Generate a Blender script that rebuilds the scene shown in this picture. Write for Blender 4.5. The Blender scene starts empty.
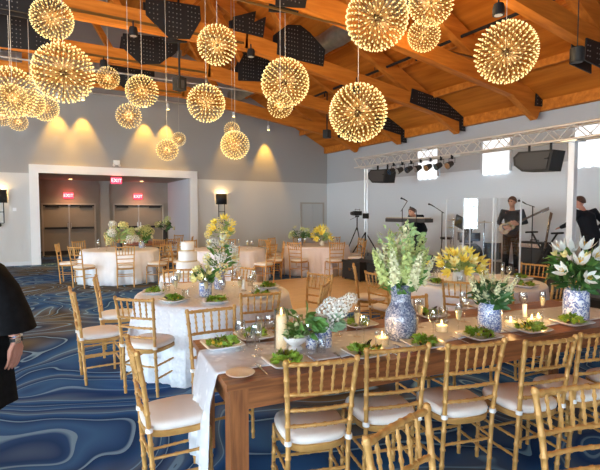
import bpy, bmesh, math, random
from mathutils import Vector, Matrix
random.seed(11)
PI = math.pi
scene = bpy.context.scene
col = scene.collection
R = math.radians

# ------------------------------------------------------------------ camera, world, exposure
cam_d = bpy.data.cameras.new('camera'); cam = bpy.data.objects.new('camera', cam_d); col.objects.link(cam)
cam.location = (0, 0, 1.7)
cam.rotation_euler = (R(90) - math.atan(24 / 460), 0, R(-30))
cam_d.sensor_fit = 'HORIZONTAL'; cam_d.sensor_width = 36; cam_d.lens = 36 * 460 / 600
cam_d.clip_start = .05; cam_d.clip_end = 200
scene.camera = cam

world = bpy.data.worlds.new('daylight_sky'); scene.world = world; world.use_nodes = True
world.node_tree.nodes['Background'].inputs[0].default_value = (.62, .78, 1, 1)
world.node_tree.nodes['Background'].inputs[1].default_value = 1.0

vs = scene.view_settings
vs.view_transform = 'Standard'; vs.look = 'None'; vs.gamma = 1; vs.use_curve_mapping = False
vs.exposure = 0.50
WINDOW_STRENGTH = 18.5       # daylight through the big windows on the left and behind
PENDANT_WATTS = 74.0        # one large starburst pendant
SPOT_WATTS = 270.0

# ------------------------------------------------------------------ materials
MATS = {}
def mat(name, rgb, rough=.5, metal=0.0, spec=.5, emit=None, estr=0.0, trans=0.0):
    m = bpy.data.materials.new(name); m.use_nodes = True
    b = m.node_tree.nodes['Principled BSDF']
    b.inputs['Base Color'].default_value = (*rgb, 1)
    b.inputs['Roughness'].default_value = rough
    b.inputs['Metallic'].default_value = metal
    b.inputs['Specular IOR Level'].default_value = spec
    if emit:
        b.inputs['Emission Color'].default_value = (*emit, 1)
        b.inputs['Emission Strength'].default_value = estr
    MATS[name] = m
    return m
def nodes(m): return m.node_tree.nodes, m.node_tree.links, m.node_tree.nodes['Principled BSDF']
def texco(m, kind='Object', scale=(1, 1, 1)):
    n, l, b = nodes(m)
    t = n.new('ShaderNodeTexCoord'); mp = n.new('ShaderNodeMapping'); mp.inputs['Scale'].default_value = scale
    l.new(t.outputs[kind], mp.inputs['Vector']); return mp.outputs['Vector']
def ramp(m, fac, stops, interp='LINEAR'):
    n, l, b = nodes(m)
    r = n.new('ShaderNodeValToRGB'); r.color_ramp.interpolation = interp
    e = r.color_ramp.elements
    while len(e) > len(stops): e.remove(e[-1])
    while len(e) < len(stops): e.new(.5)
    for el, (p, c) in zip(e, stops): el.position = p; el.color = (*c, 1)
    l.new(fac, r.inputs['Fac']); return r.outputs['Color']
def noisy(name, c0, c1, scale=8, rough=.5, metal=0, bump=0, stretch=(1, 1, 1), coord='Object', detail=4, lo=.3, hi=.7, spec=.5):
    m = mat(name, c0, rough, metal, spec); n, l, b = nodes(m)
    v = texco(m, coord, stretch)
    t = n.new('ShaderNodeTexNoise'); t.inputs['Scale'].default_value = scale; t.inputs['Detail'].default_value = detail
    l.new(v, t.inputs['Vector'])
    l.new(ramp(m, t.outputs['Fac'], [(lo, c0), (hi, c1)]), b.inputs['Base Color'])
    if bump:
        bp = n.new('ShaderNodeBump'); bp.inputs['Strength'].default_value = bump; bp.inputs['Distance'].default_value = .02
        l.new(t.outputs['Fac'], bp.inputs['Height']); l.new(bp.outputs['Normal'], b.inputs['Normal'])
    return m
def clear(name, tint=(1, 1, 1), gloss=.12, rough=.03, edge=.5):
    m = bpy.data.materials.new(name); m.use_nodes = True; MATS[name] = m
    n = m.node_tree.nodes; l = m.node_tree.links; n.clear()
    o = n.new('ShaderNodeOutputMaterial'); mx = n.new('ShaderNodeMixShader')
    tr = n.new('ShaderNodeBsdfTransparent'); tr.inputs[0].default_value = (*tint, 1)
    gl = n.new('ShaderNodeBsdfGlossy'); gl.inputs['Roughness'].default_value = rough
    lw = n.new('ShaderNodeLayerWeight'); lw.inputs['Blend'].default_value = edge
    ad = n.new('ShaderNodeMath'); ad.operation = 'MULTIPLY_ADD'
    ad.inputs[1].default_value = .55; ad.inputs[2].default_value = gloss; ad.use_clamp = True
    l.new(lw.outputs['Facing'], ad.inputs[0]); l.new(ad.outputs[0], mx.inputs[0])
    l.new(tr.outputs[0], mx.inputs[1]); l.new(gl.outputs[0], mx.inputs[2]); l.new(mx.outputs[0], o.inputs[0])
    return m

GOLD = noisy('gold_chair_paint', (.50, .265, .075), (.66, .37, .12), 14, .42, .22)
CUSHION = noisy('ivory_cushion_cloth', (.78, .72, .66), (.86, .81, .76), 5, .85, bump=.15)
TIEM = mat('white_cushion_tie', (.86, .84, .82), .8)
WOODT = noisy('brown_farm_table_wood', (.17, .060, .021), (.38, .142, .047), 3.2, .42, bump=.12, stretch=(1.2, 14, 14), detail=6)
BEAM = noisy('orange_brown_timber', (.44, .125, .012), (.68, .235, .032), 1.6, .65, stretch=(.6, 6, 6), detail=6, spec=.2)
DECK = noisy('roof_deck_boards', (.42, .115, .010), (.66, .215, .026), 1.2, .7, stretch=(5, .5, 5), detail=6, spec=.15)
WOODL = noisy('brown_farm_table_leg_wood', (.17, .060, .021), (.38, .142, .047), 3.2, .42, bump=.12, stretch=(14, 14, 1.2), detail=6)
STEEL = mat('black_steel', (.012, .012, .014), .6, .2)
BOLT = mat('grey_bolt_heads', (.24, .23, .22), .4, .6)
DUCT = noisy('grey_metal_duct', (.20, .19, .17), (.30, .28, .25), 6, .4, .7)
BLACK = mat('matt_black', (.012, .012, .013), .65)
DKGREY = mat('dark_grey_plastic', (.035, .035, .038), .5)
ROBE = noisy('black_robe_cloth', (.006, .006, .007), (.012, .012, .014), 20, .9, spec=.15)
SHIRT = mat('black_shirt_cloth', (.010, .011, .016), .85, spec=.2)
SHIRTG = mat('charcoal_shirt_cloth', (.030, .036, .044), .85, spec=.2)
TROUS = mat('black_trouser_cloth', (.012, .012, .014), .85, spec=.2)
SKIN = noisy('skin', (.55, .27, .17), (.64, .34, .23), 6, .5)
SKINB = noisy('ruddy_skin', (.50, .21, .14), (.58, .27, .19), 6, .5)
HAIR = noisy('brown_hair', (.055, .022, .012), (.09, .04, .02), 40, .6)
WHITE = mat('white_paint', (.80, .82, .84), .5)
ALU = mat('aluminium', (.72, .72, .72), .3, .85)
TRUSSM = mat('silver_truss_tube', (.74, .72, .68), .32, .55)
CHINA = mat('white_china', (.84, .84, .84), .22)
CREAM = mat('cream_china', (.86, .78, .66), .3)
ICING = mat('white_icing', (.86, .83, .78), .5)
RIBBON = mat('gold_ribbon', (.62, .47, .26), .4)
GLASS = clear('clear_glass', (.97, .98, .98), .09, .05, .4)
PLEXI = clear('plexiglass', (.985, .99, .992), .05, .02, .12)
PLEXE = mat('pale_plexiglass_edge', (.74, .80, .84), .3)
VGREEN = mat('pale_green_glaze', (.26, .42, .26), .25)
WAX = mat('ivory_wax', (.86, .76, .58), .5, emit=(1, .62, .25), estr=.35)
WAXW = mat('white_wax', (.88, .86, .80), .5)
FLAME = mat('candle_flame', (1, .8, .4), .5, emit=(1, .62, .2), estr=14)
WINE = mat('pale_champagne', (.75, .62, .35), .1)
LEAF = noisy('green_leaf', (.045, .14, .025), (.13, .30, .055), 9, .5)
LEAFD = noisy('dark_green_leaf', (.02, .075, .02), (.06, .17, .035), 9, .5)
LEAFP = noisy('pale_green_leaf', (.20, .34, .10), (.38, .50, .20), 9, .5)
STEM = mat('green_stem', (.10, .22, .05), .5)
SALAD = noisy('salad_leaf', (.09, .22, .012), (.34, .47, .045), 22, .45)
BEET = mat('dark_red_salad_leaf', (.05, .012, .02), .4)
TOMATO = mat('yellow_tomato', (.75, .50, .06), .3)
PETW = mat('white_petal', (.76, .76, .70), .7)
PETC = mat('cream_petal', (.71, .68, .42), .7)
PETG = mat('pale_green_white_floret', (.52, .57, .21), .7)
PETY = mat('yellow_petal', (.90, .76, .13), .6)
PETY2 = mat('pale_yellow_petal', (.88, .80, .36), .6)
STAMEN = mat('yellow_stamen', (.75, .5, .05), .6)
SKYLIT = mat('daylight_window', (.7, .8, .9), .1, emit=(.74, .90, 1), estr=WINDOW_STRENGTH)
BLIND = mat('sunlit_white_blind', (.85, .86, .88), .8, emit=(.93, .97, 1), estr=.8)
EXITM = mat('lit_red_exit_sign', (.7, .02, .06), .4, emit=(1, .03, .10), estr=1.5)
EXITT = mat('lit_exit_letters', (1, .6, .6), .4, emit=(1, .42, .46), estr=1.6)
LED = mat('warm_led', (.20, .11, .025), .4, emit=(1, .52, .11), estr=.26); LED.cycles.emission_sampling = 'NONE'
LEDT = mat('bright_led_tip', (.5, .36, .12), .3, emit=(1, .78, .33), estr=1.15); LEDT.cycles.emission_sampling = 'NONE'
SPOKE = mat('bronze_wire', (.20, .115, .035), .4, .6)
CORD = mat('pale_cord', (.55, .50, .44), .5)
GLOWBULB = mat('warm_bulb', (1, .7, .3), .4, emit=(1, .60, .18), estr=9)
SEATBLK = mat('black_vinyl', (.015, .015, .016), .4)
GUITAR = noisy('sunburst_guitar_wood', (.10, .03, .01), (.55, .33, .10), 5, .25)
MAPLE = mat('brown_guitar_neck', (.10, .055, .03), .4)
CHROME = mat('chrome', (.75, .75, .76), .12, 1.0)
CYMBAL = mat('bronze_cymbal', (.40, .30, .14), .3, .9)
DRUMM = noisy('dark_drum_shell', (.03, .035, .045), (.08, .09, .10), 4, .25)
DRUMH = mat('white_drum_head', (.7, .7, .7), .5)
KEYTOP = mat('tan_keyboard_case', (.42, .36, .28), .5)
KEYW = mat('ivory_keys', (.75, .74, .70), .3)
WATCHM = mat('watch_face', (.03, .03, .035), .15, .2)
SILVER = mat('silverware', (.68, .68, .70), .2, .9)
LINEN = noisy('white_linen', (.80, .81, .84), (.88, .88, .90), 7, .85, bump=.1)

def lace(name, c0, c1, sc=26):
    m = mat(name, c0, .85); n, l, b = nodes(m)
    v = texco(m); t = n.new('ShaderNodeTexVoronoi'); t.inputs['Scale'].default_value = sc
    t2 = n.new('ShaderNodeTexNoise'); t2.inputs['Scale'].default_value = sc * .45; t2.inputs['Detail'].default_value = 3
    l.new(v, t.inputs['Vector']); l.new(v, t2.inputs['Vector'])
    ad = n.new('ShaderNodeMath'); ad.operation = 'ADD'; l.new(t.outputs['Distance'], ad.inputs[0]); l.new(t2.outputs['Fac'], ad.inputs[1])
    l.new(ramp(m, ad.outputs[0], [(.62, c0), (.86, c1)]), b.inputs['Base Color'])
    bp = n.new('ShaderNodeBump'); bp.inputs['Strength'].default_value = .5; bp.inputs['Distance'].default_value = .01
    l.new(ad.outputs[0], bp.inputs['Height']); l.new(bp.outputs['Normal'], b.inputs['Normal'])
    return m
LACE = lace('white_lace_cloth', (.88, .89, .91), (.80, .82, .86))
LACEG = lace('white_lace_runner', (.87, .88, .90), (.66, .67, .71), 14)
BLUSH = noisy('blush_white_cloth', (.74, .66, .66), (.84, .77, .76), 3, .85, bump=.1)
LILAC = noisy('pale_lilac_white_cloth', (.76, .75, .82), (.86, .85, .90), 3, .85, bump=.1)
CREAMC = noisy('cream_white_cloth', (.84, .80, .74), (.90, .87, .82), 3, .85, bump=.1)

def delft(name, lo, hi, sc, blue=(.03, .075, .33), base=(.76, .79, .84), mid=(.22, .30, .58)):
    m = mat(name, base, .14); n, l, b = nodes(m); v = texco(m)
    t = n.new('ShaderNodeTexNoise'); t.inputs['Scale'].default_value = sc; t.inputs['Detail'].default_value = 3; t.inputs['Distortion'].default_value = 1.6
    l.new(v, t.inputs['Vector'])
    l.new(ramp(m, t.outputs['Fac'], [(lo, base), (lo + .03, mid), (hi, blue), (hi + .16, base)]), b.inputs['Base Color'])
    return m
DELFT = delft('blue_and_white_china', .47, .53, 26)
DELFT2 = delft('dense_blue_and_white_china', .42, .47, 34)
DELFTG = delft('grey_blue_and_white_china', .42, .49, 30, (.05, .07, .15), (.42, .45, .52), (.20, .24, .36))

def wall_mat(nm, low, high):  # one colour below a fixed height, a darker one above
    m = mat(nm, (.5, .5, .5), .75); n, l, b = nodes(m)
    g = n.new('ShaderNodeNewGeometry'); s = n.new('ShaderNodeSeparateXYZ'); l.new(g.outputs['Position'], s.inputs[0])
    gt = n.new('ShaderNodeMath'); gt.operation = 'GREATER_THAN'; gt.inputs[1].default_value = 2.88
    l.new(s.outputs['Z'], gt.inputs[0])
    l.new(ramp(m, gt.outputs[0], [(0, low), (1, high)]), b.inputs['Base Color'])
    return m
WALL = wall_mat('two_tone_wall', (.575, .575, .565), (.35, .34, .33))
WALLR = wall_mat('two_tone_daylit_wall', (.71, .75, .79), (.47, .49, .52))  # paler copy for the right wall, bluish daylight put into the colour
TAUPE = noisy('taupe_alcove_paint', (.30, .265, .22), (.33, .295, .25), 2, .8)
TAUPEL = mat('pale_taupe_paint', (.42, .38, .33), .8)
DOORM = noisy('taupe_door_paint', (.27, .22, .175), (.30, .25, .20), 2, .6)
PALEW = mat('pale_grey_trim_and_daylit_wall', (.60, .63, .67), .75)
DOORP = mat('wall_coloured_door_paint', (.52, .52, .51), .7)

def carpet_mat():
    m = mat('swirl_carpet', (.05, .1, .25), .95, spec=.1); n, l, b = nodes(m)
    g = texco(m, 'Object', (1, 1, 1))
    def noise(sc, det, dist, off):
        mp = n.new('ShaderNodeMapping'); mp.inputs['Location'].default_value = off; l.new(g, mp.inputs['Vector'])
        t = n.new('ShaderNodeTexNoise'); t.inputs['Scale'].default_value = sc; t.inputs['Detail'].default_value = det
        t.inputs['Distortion'].default_value = dist; l.new(mp.outputs[0], t.inputs['Vector']); return t.outputs['Fac']
    def math_(op, a, bb):
        k = n.new('ShaderNodeMath'); k.operation = op
        for i, x in enumerate((a, bb)):
            if x is None: continue
            if isinstance(x, (int, float)): k.inputs[i].default_value = x
            else: l.new(x, k.inputs[i])
        return k.outputs[0]
    v = noise(.62, 1.5, .9, (3, 1, 0))
    f = math_('FRACT', math_('MULTIPLY', v, 15.0), None)
    f2 = math_('FRACT', math_('MULTIPLY', v, 5.0), None)
    base = ramp(m, f2, [(0, (.012, .045, .16)), (.25, (.05, .15, .37)), (.45, (.02, .062, .20)), (.62, (.11, .18, .30)), (.80, (.03, .12, .34)), (1, (.012, .045, .16))])
    tan = ramp(m, f2, [(0, (.028, .03, .04)), (.3, (.15, .13, .09)), (.55, (.065, .07, .085)), (.8, (.17, .155, .12)), (1, (.028, .03, .04))])
    big = noise(.33, 1, .3, (-2.2, .65, 0))
    bm = ramp(m, big, [(.50, (0, 0, 0)), (.58, (1, 1, 1))])
    mx = n.new('ShaderNodeMix'); mx.data_type = 'RGBA'; l.new(bm, mx.inputs[0]); l.new(base, mx.inputs[6]); l.new(tan, mx.inputs[7])
    line = ramp(m, f, [(0, (1, 1, 1)), (.08, (1, 1, 1)), (.15, (0, 0, 0)), (1, (0, 0, 0))])
    mx2 = n.new('ShaderNodeMix'); mx2.data_type = 'RGBA'; l.new(line, mx2.inputs[0]); l.new(mx.outputs[2], mx2.inputs[6])
    mx2.inputs[7].default_value = (.20, .36, .56, 1)
    l.new(mx2.outputs[2], b.inputs['Base Color'])
    return m
CARPET = carpet_mat()
def parquet_mat():
    m = mat('tan_parquet', (.45, .27, .12), .32); n, l, b = nodes(m); v = texco(m, 'Object', (1, 1, 1))
    c = n.new('ShaderNodeTexBrick'); c.inputs['Scale'].default_value = 1; c.inputs['Brick Width'].default_value = .45; c.inputs['Row Height'].default_value = .075
    c.inputs['Mortar Size'].default_value = .002
    c.inputs['Color1'].default_value = (.70, .49, .25, 1); c.inputs['Color2'].default_value = (.78, .56, .30, 1); c.inputs['Mortar'].default_value = (.36, .21, .09, 1)
    l.new(v, c.inputs['Vector']); l.new(c.outputs['Color'], b.inputs['Base Color']); return m
PARQ = parquet_mat()

# ------------------------------------------------------------------ mesh helpers
class MB:
    def __init__(s): s.v = []; s.f = []; s.m = []
    def add(s, vs, fs, mi=0):
        o = len(s.v); s.v += [tuple(p) for p in vs]; s.f += [tuple(i + o for i in f) for f in fs]; s.m += [mi] * len(fs); return s
    def merge(s, other, M=None, mi=None):
        vs = [tuple(M @ Vector(p)) for p in other.v] if M else other.v
        o = len(s.v); s.v += vs; s.f += [tuple(i + o for i in f) for f in other.f]; s.m += ([mi] * len(other.f) if mi is not None else other.m); return s
    def box(s, c, d, rz=0, mi=0):
        x, y, z = (k / 2 for k in d); ca, sa = math.cos(rz), math.sin(rz); vs = []
        for sx, sy, sz in ((-1,-1,-1),(1,-1,-1),(1,1,-1),(-1,1,-1),(-1,-1,1),(1,-1,1),(1,1,1),(-1,1,1)):
            px, py = sx * x, sy * y
            vs.append((c[0] + px * ca - py * sa, c[1] + px * sa + py * ca, c[2] + sz * z))
        return s.add(vs, [(0,3,2,1),(4,5,6,7),(0,1,5,4),(1,2,6,5),(2,3,7,6),(3,0,4,7)], mi)
    def beam(s, a, b, w, h, mi=0, up=(0, 0, 1)):
        a = Vector(a); b = Vector(b); d = (b - a).normalized(); sd = d.cross(Vector(up)).normalized(); u = sd.cross(d)
        vs = []
        for p in (a, b):
            for i, j in ((-1,-1),(1,-1),(1,1),(-1,1)): vs.append(p + sd * (i * w / 2) + u * (j * h / 2))
        return s.add(vs, [(0,1,2,3),(7,6,5,4),(0,4,5,1),(1,5,6,2),(2,6,7,3),(3,7,4,0)], mi)
    def tube(s, pts, rad, n=8, mi=0, cap=True, flat=1.0):
        pts = [Vector(p) for p in pts]
        if not hasattr(rad, '__len__'): rad = [rad] * len(pts)
        vs = []; prev = None
        for i, p in enumerate(pts):
            a = pts[max(0, i - 1)]; b = pts[min(len(pts) - 1, i + 1)]; d = (b - a)
            if d.length < 1e-9: d = Vector((0, 0, 1))
            d.normalize()
            if prev is None: x = d.orthogonal().normalized()
            else:
                x = prev - d * prev.dot(d)
                x = d.orthogonal().normalized() if x.length < 1e-6 else x.normalized()
            prev = x; y = d.cross(x)
            for k in range(n):
                t = 2 * PI * k / n; vs.append(p + (x * math.cos(t) + y * math.sin(t) * flat) * rad[i])
        fs = []
        for i in range(len(pts) - 1):
            for k in range(n):
                k2 = (k + 1) % n; fs.append((i*n+k, i*n+k2, (i+1)*n+k2, (i+1)*n+k))
        if cap: fs.append(tuple(range(n - 1, -1, -1))); fs.append(tuple(range((len(pts) - 1) * n, len(pts) * n)))
        return s.add(vs, fs, mi)
    def lathe(s, prof, c=(0, 0, 0), n=16, mi=0, cap=True):
        vs = []; fs = []
        for r, z in prof:
            for k in range(n):
                t = 2 * PI * k / n; vs.append((c[0] + r * math.cos(t), c[1] + r * math.sin(t), c[2] + z))
        for i in range(len(prof) - 1):
            for k in range(n):
                k2 = (k + 1) % n; fs.append((i*n+k, i*n+k2, (i+1)*n+k2, (i+1)*n+k))
        if cap:
            fs.append(tuple(range(n - 1, -1, -1))); fs.append(tuple(range((len(prof) - 1) * n, len(prof) * n)))
        return s.add(vs, fs, mi)
    def ball(s, c, r, n=10, m=7, mi=0):
        rx, ry, rz = r if hasattr(r, '__len__') else (r, r, r)
        vs = [(c[0], c[1], c[2] - rz)]
        for i in range(1, m):
            a = -PI / 2 + PI * i / m
            for k in range(n):
                t = 2 * PI * k / n; vs.append((c[0] + rx * math.cos(a) * math.cos(t), c[1] + ry * math.cos(a) * math.sin(t), c[2] + rz * math.sin(a)))
        vs.append((c[0], c[1], c[2] + rz)); fs = []
        for k in range(n):
            fs.append((0, 1 + (k + 1) % n, 1 + k))
            fs.append((len(vs) - 1, 1 + (m - 2) * n + k, 1 + (m - 2) * n + (k + 1) % n))
        for i in range(m - 2):
            for k in range(n):
                k2 = (k + 1) % n; fs.append((1+i*n+k, 1+i*n+k2, 1+(i+1)*n+k2, 1+(i+1)*n+k))
        return s.add(vs, fs, mi)
    def prism(s, poly, axis, lo, hi, mi=0):
        n = len(poly); vs = []
        for w in (lo, hi):
            for a, b in poly: vs.append((w, a, b) if axis == 'X' else (a, w, b) if axis == 'Y' else (a, b, w))
        fs = [tuple(range(n)), tuple(range(2 * n - 1, n - 1, -1))]
        for i in range(n): j = (i + 1) % n; fs.append((i, i + n, j + n, j))
        return s.add(vs, fs, mi)
    def build(s, name, mats, parent=None, smooth=False, loc=None, rz=0):
        me = bpy.data.meshes.new(name); me.from_pydata(s.v, [], s.f)
        ms = mats if isinstance(mats, (list, tuple)) else [mats]
        for m in ms: me.materials.append(m)
        if len(ms) > 1: me.polygons.foreach_set('material_index', [min(i, len(ms) - 1) for i in s.m])
        bm = bmesh.new(); bm.from_mesh(me); bmesh.ops.recalc_face_normals(bm, faces=bm.faces); bm.to_mesh(me); bm.free()
        if smooth:
            me.polygons.foreach_set('use_smooth', [True] * len(me.polygons))
            try: me.set_sharp_from_angle(angle=R(50))
            except Exception: pass
        o = bpy.data.objects.new(name, me); col.objects.link(o)
        if parent: o.parent = parent
        if loc: o.location = loc
        if rz: o.rotation_euler.z = rz
        return o
def tag(o, label=None, cat=None, group=None, kind=None):
    if label: o['label'] = label
    if cat: o['category'] = cat
    if group: o['group'] = group
    if kind: o['kind'] = kind
    return o
def struct(o, label=None): 
    o['kind'] = 'structure'
    if label: o['label'] = label
    return o
def empty(name, loc=(0, 0, 0), rz=0):
    o = bpy.data.objects.new(name, None); col.objects.link(o); o.location = loc; o.rotation_euler = (0, 0, rz); o.empty_display_size = .1; return o
def kids(o): return CH.get(o.name, [])
CH = {}
def index_children():
    CH.clear()
    for o in bpy.data.objects:
        if o.parent: CH.setdefault(o.parent.name, []).append(o)
def copy_tree(o, parent=None):
    c = o.copy(); col.objects.link(c)
    if parent is not None: c.parent = parent
    for ch in kids(o): copy_tree(ch, c)
    return c
def remeshed(mb, name, mats, voxel, parent=None, smooth=2):
    o = mb.build(name, mats, parent, True)
    m = o.modifiers.new('r', 'REMESH'); m.mode = 'VOXEL'; m.voxel_size = voxel; m.use_smooth_shade = True
    if smooth:
        k = o.modifiers.new('s', 'SMOOTH'); k.iterations = smooth; k.factor = .5
    bpy.context.view_layer.update()
    dg = bpy.context.evaluated_depsgraph_get()
    me = bpy.data.meshes.new_from_object(o.evaluated_get(dg)); o.modifiers.clear(); o.data = me
    me.materials.clear(); me.materials.append(mats)
    me.polygons.foreach_set('use_smooth', [True] * len(me.polygons))
    return o
def text_mesh(txt, size, depth):
    c = bpy.data.curves.new('t', 'FONT'); c.body = txt; c.size = size; c.extrude = depth; c.align_x = 'CENTER'; c.align_y = 'CENTER'
    o = bpy.data.objects.new('t', c); col.objects.link(o); bpy.context.view_layer.update()
    me = bpy.data.meshes.new_from_object(o.evaluated_get(bpy.context.evaluated_depsgraph_get()))
    bpy.data.objects.remove(o); return me
# camera-space picture coordinates of a point (used only to word the labels)
def view(p):
    f = p[0] * .5 + p[1] * .866; r = p[0] * .866 - p[1] * .5
    return r, f
# ------------------------------------------------------------------ room shell
XR, XL, YF, YN = 11.02, -11.2, 16.75, -5.0
EAVE, RIDX, RIDZ = 4.33, -.1, 9.89
def roof_z(x): return EAVE + (RIDZ - EAVE) * (1 - abs(x - RIDX) / (XR - RIDX))
struct(MB().box(((XL+XR)/2, (YN+20.3)/2, -.05), (XR-XL+.6, 20.3-YN+.6, .1)).build('floor', CARPET), 'blue swirl patterned carpet')
d = MB().box((5.15, 8.1, .006), (3.7, 3.8, .012)).build('floor_dance_parquet', PARQ); struct(d, 'tan wooden dance floor laid on the carpet')
A0, A1, AZ, AY = .14, 5.0, 2.90, 20.05            # entrance alcove
T = .2
w = MB()
w.prism([(XL-T, 0), (A0, 0), (A0, AZ), (A1, AZ), (A1, 0), (XR+T, 0), (XR+T, roof_z(XR)), (RIDX, RIDZ), (XL-T, roof_z(XL))], 'Y', YF, YF + T)
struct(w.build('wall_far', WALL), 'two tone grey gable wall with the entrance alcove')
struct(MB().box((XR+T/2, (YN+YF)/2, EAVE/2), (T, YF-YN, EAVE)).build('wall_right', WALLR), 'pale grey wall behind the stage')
def holed_wall(name, axis, at, lo, hi, zt, holes, z0, z1, roofline=None):
    m = MB(); edges = sorted(holes)
    def slab(a, b, za, zb):
        c = ((a+b)/2, (za+zb)/2)
        if axis == 'X': m.box((at, c[0], c[1]), (T, b-a, zb-za))
        else: m.box((c[0], at, c[1]), (b-a, T, zb-za))
    slab(lo, hi, 0, z0); slab(lo, hi, z1, zt); p = lo
    for a, b in edges: slab(p, a, z0, z1); p = b
    slab(p, hi, z0, z1)
    return m
LW = [(-4.2, -1.6), (-.8, 1.8), (2.6, 5.2), (6.0, 8.6), (9.4, 12.0)]
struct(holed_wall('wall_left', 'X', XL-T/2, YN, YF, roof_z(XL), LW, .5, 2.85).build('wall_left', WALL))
BW = [(-9.6, -7.0), (-6.2, -3.6), (-2.8, -1.0)]
bwm = holed_wall('wall_near', 'Y', YN-T/2, XL-T, XR+T, EAVE, BW, .5, 2.85)
bwm.prism([(XL-T, EAVE), (XR+T, EAVE), (RIDX, RIDZ)], 'Y', YN-T, YN)
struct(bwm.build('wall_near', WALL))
wn = 0
def day_window(axis, at, a, b, z0, z1):
    global wn; wn += 1
    e = empty('window_%d' % wn, (at, (a+b)/2, z0) if axis == 'X' else ((a+b)/2, at, z0), 0 if axis == 'X' else PI/2); struct(e, 'tall white framed daylight window')
    wd = b - a; h = z1 - z0; f = MB()
    for y in (-wd/2+.04, 0, wd/2-.04): f.box((0, y, h/2), (.1, .08, h))
    for z in (.04, h*.62, h-.04): f.box((0, 0, z), (.1, wd, .08))
    f.build('window_frame', WHITE, e)
    MB().box((-.06, 0, h/2), (.02, wd-.02, h-.02)).build('window_pane', SKYLIT, e)
for a, b in LW: day_window('X', XL-.08, a, b, .5, 2.85)
for a, b in BW: day_window('Y', YN-.08, a, b, .5, 2.85)
# high windows on the stage wall, white blinds with a scalloped hem drawn down
for k, (y, half, zt, zb) in enumerate(((10.83, .42, 3.72, 2.72), (8.3, .42, 3.70, 2.70), (5.75, .42, 3.68, 2.70))):
    wn += 1
    e = empty('window_%d' % wn, (XR, y, zb)); struct(e, 'high window with a glowing white scalloped blind')
    h = zt - zb; f = MB()
    for yy in (-half-.03, half+.03): f.box((-.03, yy, h/2+.05), (.06, .06, h-.05))
    f.box((-.03, 0, h+.03), (.06, 2*half+.12, .06)); f.build('window_frame', PALEW, e)
    poly = [(half, h)] + [(half - 2*half*i/24, .05 * abs(math.sin(PI*i/6)) * -1 + .04) for i in range(25)] + [(-half, h)]
    MB().prism(poly, 'X', -.05, -.035).build('blind', BLIND, e)
# roof deck, eave plates and purlins
c = MB()
for sx in (-1, 1):
    xe = XR+T if sx > 0 else XL-T
    c.prism([(RIDX, RIDZ), (xe, roof_z(xe)), (xe, roof_z(xe)+.2), (RIDX, RIDZ+.2)], 'Y', YN-T, YF+T)
ceil = struct(c.build('ceiling', DECK), 'sloping orange brown timber roof deck')
p = MB()
for sx in (-1, 1):
    for i in range(1, 9):
        x = RIDX + sx * 11.0 * i / 9; z = roof_z(x) - .09
        p.box((x, (YN+YF)/2, z), (.09, YF-YN, .16))
p.build('purlins', BEAM, ceil)
for sx in (-1, 1):
    x = XR-.09 if sx > 0 else XL+.09
    o = MB().box((x, (YN+YF)/2, EAVE+.17-.16), (.16, YF-YN-.02, .36)).build('eave_beam', BEAM); struct(o, 'orange brown timber beam along the top of the side wall')
# roof trusses: rafters, raised tie beam, webs and black bolted plates
PLATES = {
 4.65: [[(8.29,4.67),(8.9,4.66),(8.93,4.22),(8.25,4.29)]],
 7.05: [[(10.6,4.62),(10.93,4.62),(10.9,4.26),(10.57,4.24)], [(3.56,5.64),(4.2,5.65),(4.1,5.16),(3.53,5.07)]],
 9.45: [[(1.96,5.80),(3.03,5.86),(3.05,5.59),(2.82,5.17),(2.42,5.10),(1.96,5.47)], [(4.82,5.69),(5.05,5.89),(5.39,5.95),(5.65,5.83),(6.07,5.51),(6.02,5.12),(5.39,5.15),(4.79,5.20)],
        [(3.75,5.8),(4.28,6.03),(4.24,5.79),(4.52,5.96),(4.45,5.50),(3.75,5.52)], [(-.75,5.30),(-.3,5.75),(.4,5.75),(.55,5.3),(.2,5.08),(-.4,5.08)],
        [(8.85,4.98),(10.9,4.70),(10.95,4.02),(10.72,4.02),(10.70,4.28),(8.78,4.60)]],
 11.9: [[(1.94,5.92),(3.25,6.03),(3.27,5.76),(2.8,5.34),(2.34,5.25),(1.89,5.61)], [(5.10,6.08),(5.43,6.13),(5.83,5.87),(5.67,5.30),(4.87,5.22),(4.87,5.63)],
        [(-.75,5.55),(-.5,5.90),(.15,5.95),(.44,5.43),(.24,5.22),(-.53,5.17)], [(9.6,4.82),(10.9,4.66),(10.95,4.0),(10.72,4.0),(10.7,4.24),(9.6,4.42)]],
 14.3: [[(2.0,5.9),(3.2,5.95),(3.2,5.6),(2.8,5.25),(2.3,5.25),(1.95,5.6)], [(9.8,4.75),(10.85,4.58),(10.85,4.28),(9.8,4.42)]],
}
def chord_z(x):
    u = abs(x - RIDX); return 5.38 if u < 4.2 else 5.38 - (u - 4.2) * .140
def inpoly(px, pz, poly):
    r = False; j = len(poly) - 1
    for i in range(len(poly)):
        if (poly[i][1] > pz) != (poly[j][1] > pz) and px < (poly[j][0]-poly[i][0])*(pz-poly[i][1])/(poly[j][1]-poly[i][1]) + poly[i][0]: r = not r
        j = i
    return r
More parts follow.
